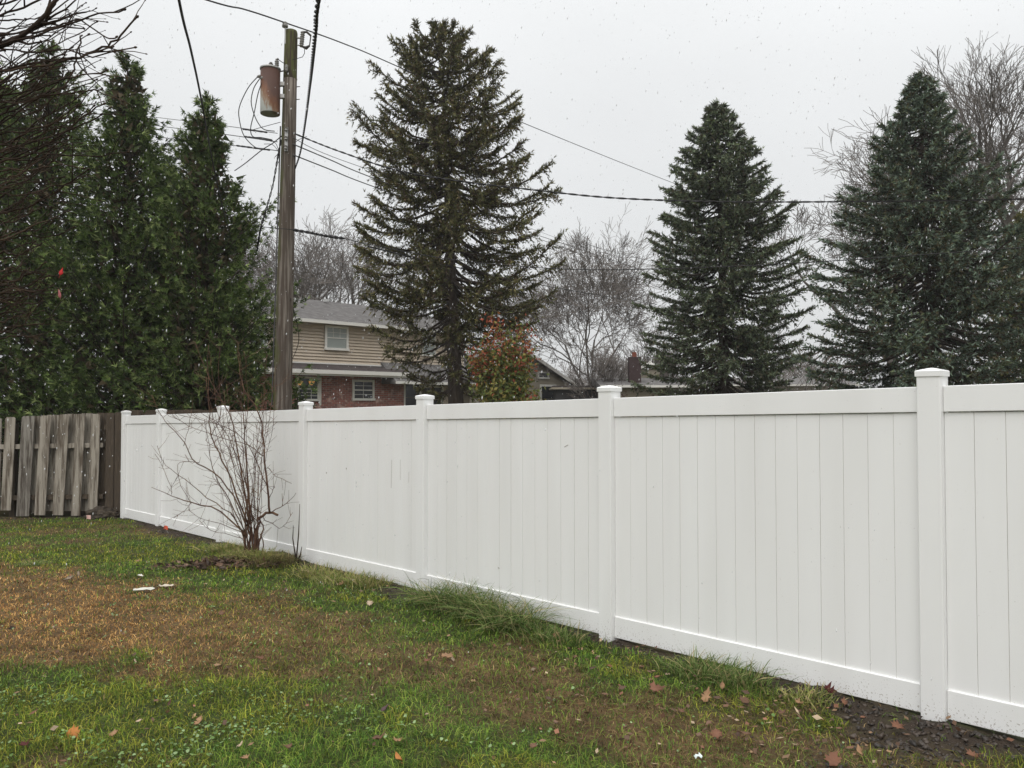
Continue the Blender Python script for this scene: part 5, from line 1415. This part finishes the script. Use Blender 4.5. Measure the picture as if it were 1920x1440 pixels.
# brick storey with UVs for the brick pattern
sB0, sB1 = sL, hs(756)
me = MB(); hbox(me, sB0, sB1, -.05, .06, hg - .4, zBr + .25)
bo = me.build('brick_wall', M['brick'], house)
uv = bo.data.uv_layers.new(name='UVMap')
for lp in bo.data.loops:
    co = bo.data.vertices[lp.vertex_index].co; uv.data[lp.index].uv = ((co - H0).dot(hd), co.z)
def window(x0, x1, y0, y1, off, kind, fm='trim', gm='glass', rows=2, colsn=2, sash=True, parent=house):
    s0, s1 = hs(x0, off), hs(x1, off); zb_, zt_ = hz((x0 + x1) / 2, y1, off), hz((x0 + x1) / 2, y0, off)
    t_ = (s1 - s0) * .085
    W_ = MB()
    hbox(W_, s0, s1, off, off + .06, zt_ - t_, zt_); hbox(W_, s0 - .03, s1 + .03, off, off + .10, zb_, zb_ + t_)
    hbox(W_, s0, s0 + t_, off, off + .06, zb_ + t_, zt_ - t_); hbox(W_, s1 - t_, s1, off, off + .06, zb_ + t_, zt_ - t_)
    wo = W_.build('window', M[fm], parent)
    zm = (zb_ + zt_) / 2
    sub(wo, hbox(MB(), s0 + t_, s1 - t_, off + .005, off + .02, zb_ + t_, zm - .02), 'pane', M[gm])
    sub(wo, hbox(MB(), s0 + t_, s1 - t_, off + .005, off + .02, zm + .02, zt_ - t_), 'pane', M[gm])
    if sash: sub(wo, hbox(MB(), s0 + t_, s1 - t_, off + .015, off + .05, zm - .025, zm + .025), 'sash_bar', M[fm])
    mu = MB()
    for k in range(1, colsn):
        s_ = s0 + t_ + (s1 - s0 - 2 * t_) * k / colsn
        for (za, zb2) in (((zb_ + t_, zm - .025), (zm + .025, zt_ - t_)) if kind == 'both' else ((zm + .025, zt_ - t_),) if kind == 'top' else ((zb_ + t_, zm - .025),)):
            hbox(mu, s_ - .009, s_ + .009, off + .021, off + .032, za, zb2)
    for k in range(1, rows):
        for (za, zb2) in (((zb_ + t_, zm - .025), (zm + .025, zt_ - t_)) if kind == 'both' else ((zm + .025, zt_ - t_),) if kind == 'top' else ((zb_ + t_, zm - .025),)):
            z_ = za + (zb2 - za) * k / rows; hbox(mu, s0 + t_, s1 - t_, off + .0325, off + .042, z_ - .010, z_ + .010)
    sub(wo, mu, 'muntins', M[fm])
    return wo
window(608, 652, 611, 657, .01, 'top', gm='blind', rows=2, colsn=3)
window(790, 816, 624, 668, .01, 'top', gm='blind', rows=2, colsn=3)
window(470, 500, 606, 652, .01, 'top', gm='blind', rows=2, colsn=3)
window(556, 598, 706, 752, .07, 'bottom', rows=3, colsn=3)
window(660, 701, 712, 751, .07, 'both', rows=2, colsn=2)
hbox(MB(), hs(599, .07), hs(602, .07), .06, .10, hz(600, 760, .07), hz(600, 706, .07)).build('downspout', M['trim'], house)
# hanging lamps seen in the left window
for k, (x_, lab) in enumerate(((562, 'left of two orange glass lamps glowing in the brick house window'), (584, 'right of two orange glass lamps glowing in the brick house window'))):
    s_ = hs(x_, .12); z_ = hz(x_, 722, .12)
    o = MB().lathe(HP(s_, .12, z_), [(.05, 0), (.09, .05), (.13, .12), (.145, .17), (.09, .18), (.02, .19)], 12).build('hanging_lamp', M['lamp']); tag(o, lab, 'lamp', 'orange lamps in the window')
# patio door
window(756, 790, 716, 775, .0, 'none', rows=1, colsn=1, sash=False)
window(786, 830, 722, 775, .05, 'none', rows=1, colsn=2, sash=False)
# porch roof sloping between wings
s0, s1 = hs(742, 1.2), hs(900, 1.2); z0_, z1_ = hz(800, 716, 1.2), hz(800, 682, -.0)
MB().add([HP(s0, 1.2, z0_), HP(s1, 1.2, z0_), HP(s1, -.04, z1_), HP(s0, -.04, z1_), HP(s0, 1.2, z0_ - .12), HP(s1, 1.2, z0_ - .12), HP(s1, -.04, z0_ - .12), HP(s0, -.04, z0_ - .12)],
         [(0, 1, 2, 3), (4, 7, 6, 5), (0, 4, 5, 1), (1, 5, 6, 2), (0, 3, 7, 4)]).build('porch_roof', M['shingle'], house)
hbox(MB(), s0, s1, 1.202, 1.26, z0_ - .13, z0_ + .0).build('porch_gutter', M['trim'], house)
# right hand gabled wing
w0, w1 = hs(880, .5), hs(1060, .5); ze = hz(1060, 716, .5); za_ = ze + (w1 - w0) * .5 * .42; wm = (w0 + w1) / 2
MB().add([HP(w0, .5, hg - .5), HP(w1, .5, hg - .5), HP(w1, .5, ze), HP(wm, .5, za_), HP(w0, .5, ze), HP(w0, -7, hg - .5), HP(w1, -7, hg - .5), HP(w1, -7, ze), HP(wm, -7, za_), HP(w0, -7, ze)],
         [(0, 1, 2, 3, 4), (9, 8, 7, 6, 5), (1, 6, 7, 2), (0, 4, 9, 5)]).build('wing_wall', M['siding2'], house)
lm = MB(); k = 0; z_ = hg
while z_ < za_ - .1:
    h_ = .16; a_ = w0 if z_ <= ze else w0 + (wm - w0) * (z_ - ze) / (za_ - ze); b_ = w1 if z_ <= ze else w1 - (w1 - wm) * (z_ - ze) / (za_ - ze)
    z2 = min(z_ + h_, za_); a2 = w0 if z2 <= ze else w0 + (wm - w0) * (z2 - ze) / (za_ - ze); b2 = w1 if z2 <= ze else w1 - (w1 - wm) * (z2 - ze) / (za_ - ze)
    lm.add([HP(a_, .54, z_), HP(b_, .54, z_), HP(b2, .51, z2), HP(a2, .51, z2), HP(a_, .50, z_), HP(b_, .50, z_)], [(0, 1, 2, 3), (4, 5, 1, 0)]); z_ += h_
o = lm.build('wing_siding', M['siding2'], house); o['kind'] = 'stuff'
gr = MB(); e_ = .55; dz = e_ * (za_ - ze) / (wm - w0)
for (sa, sb_, za1, zb1) in ((wm, w1 + e_, za_, ze - dz), (wm, w0 - e_, za_, ze - dz)):
    gr.add([HP(sa, .9, za1 + .12), HP(sb_, .9, zb1 + .12), HP(sb_, -7.3, zb1 + .12), HP(sa, -7.3, za1 + .12), HP(sa, .9, za1 + .02), HP(sb_, .9, zb1 + .02), HP(sb_, -7.3, zb1 + .02), HP(sa, -7.3, za1 + .02)],
           [(0, 1, 2, 3), (4, 7, 6, 5), (0, 4, 5, 1), (1, 5, 6, 2), (3, 2, 6, 7)])
gr.build('wing_roof', M['shingle'], house)
rk = MB()
for (sa, sb_, za1, zb1) in ((wm, w1 + e_, za_, ze - dz), (wm, w0 - e_, za_, ze - dz)):
    rk.add([HP(sa, .95, za1 + .14), HP(sb_, .95, zb1 + .14), HP(sb_, .95, zb1 - .06), HP(sa, .95, za1 - .06), HP(sa, .905, za1 + .14), HP(sb_, .905, zb1 + .14), HP(sb_, .905, zb1 - .06), HP(sa, .905, za1 - .06)],
           [(0, 1, 2, 3), (4, 7, 6, 5), (0, 4, 5, 1), (1, 5, 6, 2), (2, 6, 7, 3)])
rk.build('rake_board', M['trim'], house)
window(1012, 1042, 721, 775, .55, 'none', rows=1, colsn=2, sash=False)
window(908, 938, 718, 775, .55, 'none', rows=1, colsn=2, sash=False)
window(1008, 1028, 697, 710, .55, 'none', rows=1, colsn=2, sash=False)
hbox(MB(), w1 - .08, w1 + .02, .50, .60, hg, ze).build('corner_trim', M['trim'], house)

# low dark outbuilding beside the wing
c = at(1095, 745, 46); z1 = at(1095, 731, 46).z; z0 = float(ground_z(c.x, 46))
sd = thing('shed', 'low dark outbuilding with a pale flat roof edge right of the house', 'shed', (c.x, 46, z0))
MB().cbox((c.x, 46, (z0 + z1) / 2), 3.4, 2.5, z1 - z0).build('wall', mat('dark_shed_wall', (.04, .038, .038), .8), sd)
MB().cbox((c.x, 46, z1 + .06), 3.9, 3.0, .11).build('roof', M['siding2'], sd)
MB().cbox((c.x, 46, z1 + .17), 3.6, 2.6, .10).build('roof_covering', M['shingle_dark'], sd)

# distant low house with brick chimney
def far_house(px0, px1, y_ridge, y_eave, Y, lab, chim=None):
    a = at(px0, y_eave, Y); b = at(px1, y_eave, Y); r_ = at(px0, y_ridge, Y + 3).z; z0 = float(ground_z(a.x, Y))
    t = thing('house', lab, 'house', ((a.x + b.x) / 2, Y, z0)); w = b.x - a.x
    MB().box((a.x, Y, z0), (w, 0, 0), (0, 7, 0), (0, 0, a.z - z0)).build('wall', M['siding2'], t)
    MB().add([(a.x - .4, Y - .5, a.z), (b.x + .4, Y - .5, a.z), (b.x + .4, Y + 3.5, r_), (a.x - .4, Y + 3.5, r_), (a.x - .4, Y + 7.5, a.z), (b.x + .4, Y + 7.5, a.z)], [(0, 1, 2, 3), (3, 2, 5, 4), (0, 3, 4), (1, 5, 2), (0, 4, 5, 1)]).build('roof', M['shingle'], t)
    MB().box((a.x - .4, Y - .56, a.z - .08), (w + .8, 0, 0), (0, .06, 0), (0, 0, .12)).build('gutter', M['trim'], t)
    if chim:
        x0, x1, yt = chim; p0 = at(x0, yt, Y + 1); p1 = at(x1, yt, Y + 1)
        cb = MB().box((p0.x, Y + 1, a.z), (p1.x - p0.x, 0, 0), (0, .6, 0), (0, 0, p0.z - a.z)).build('chimney', mat('dark_chimney_brick', (.055, .035, .034), .9), t)
        MB().lathe(((p0.x + p1.x) / 2, Y + 1.3, p0.z), [(.13, 0), (.13, .25), (.10, .25), (.10, .27)], 10).build('chimney_pot', mat('red_clay', (.22, .07, .045), .8), t)
    return t
far_house(1138, 1275, 708, 724, 42, 'distant low house with a dark brick chimney', (1180, 1202, 669))
far_house(1300, 1600, 708, 722, 62, 'distant low house showing between the blue green spruces')
# pale domed roof patch beyond
c = at(1219, 689, 50)
t = thing('gazebo', 'small pale domed roof left of the dark blue green spruce', 'gazebo', (c.x, 50, float(ground_z(c.x, 50))))
MB().lathe((c.x, 50, c.z - .1), [(.75, 0), (.70, .10), (.45, .28), (.12, .38), (.08, .5), (.01, .52)], 12).build('dome_roof', M['trim'], t)
MB().lathe((c.x, 50, float(ground_z(c.x, 50))), [(.6, 0), (.6, c.z - .12 - float(ground_z(c.x, 50)))], 12).build('wall', M['siding2'], t)

# ================================================================== FALLING SNOW
n = 12500
Y = rng.uniform(4.2 ** 2, 21 ** 2, n) ** .5
X = rng.uniform(-.85, .8, n) * Y; Zs = CAMZ + rng.uniform(-.4, .58, n) * Y
ok = (Zs > .05) & (Zs < 12); X, Y, Zs = X[ok], Y[ok], Zs[ok]; n = len(X)
# keep flakes out of the fence
r = (.0018 + .0040 * rng.uniform(0, 1, n) ** 2.5) * np.clip(Y / 7, .5, 1.7); L = r * rng.uniform(1.3, 3.8, n)
tilt = rng.normal(.12, .12, n)
cen = np.stack([X, Y, Zs], 1)
ax = unit(np.stack([tilt, rng.normal(0, .1, n), np.ones(n)], 1)); u_ = unit(np.cross(ax, rng.normal(size=(n, 3)))); w_ = np.cross(ax, u_)
V = np.stack([cen + u_ * r[:, None], cen + w_ * r[:, None], cen - u_ * r[:, None], cen - w_ * r[:, None], cen + ax * L[:, None], cen - ax * L[:, None]], 1).reshape(-1, 3)
F = (np.arange(n)[:, None, None] * 6 + of[None]).reshape(-1, 3)
o = link('falling_snow', mesh_np('falling_snow', V, F, None, True), None, M['snow'])
tag(o, 'light snowflakes falling through the whole view', 'snow', kind='stuff')
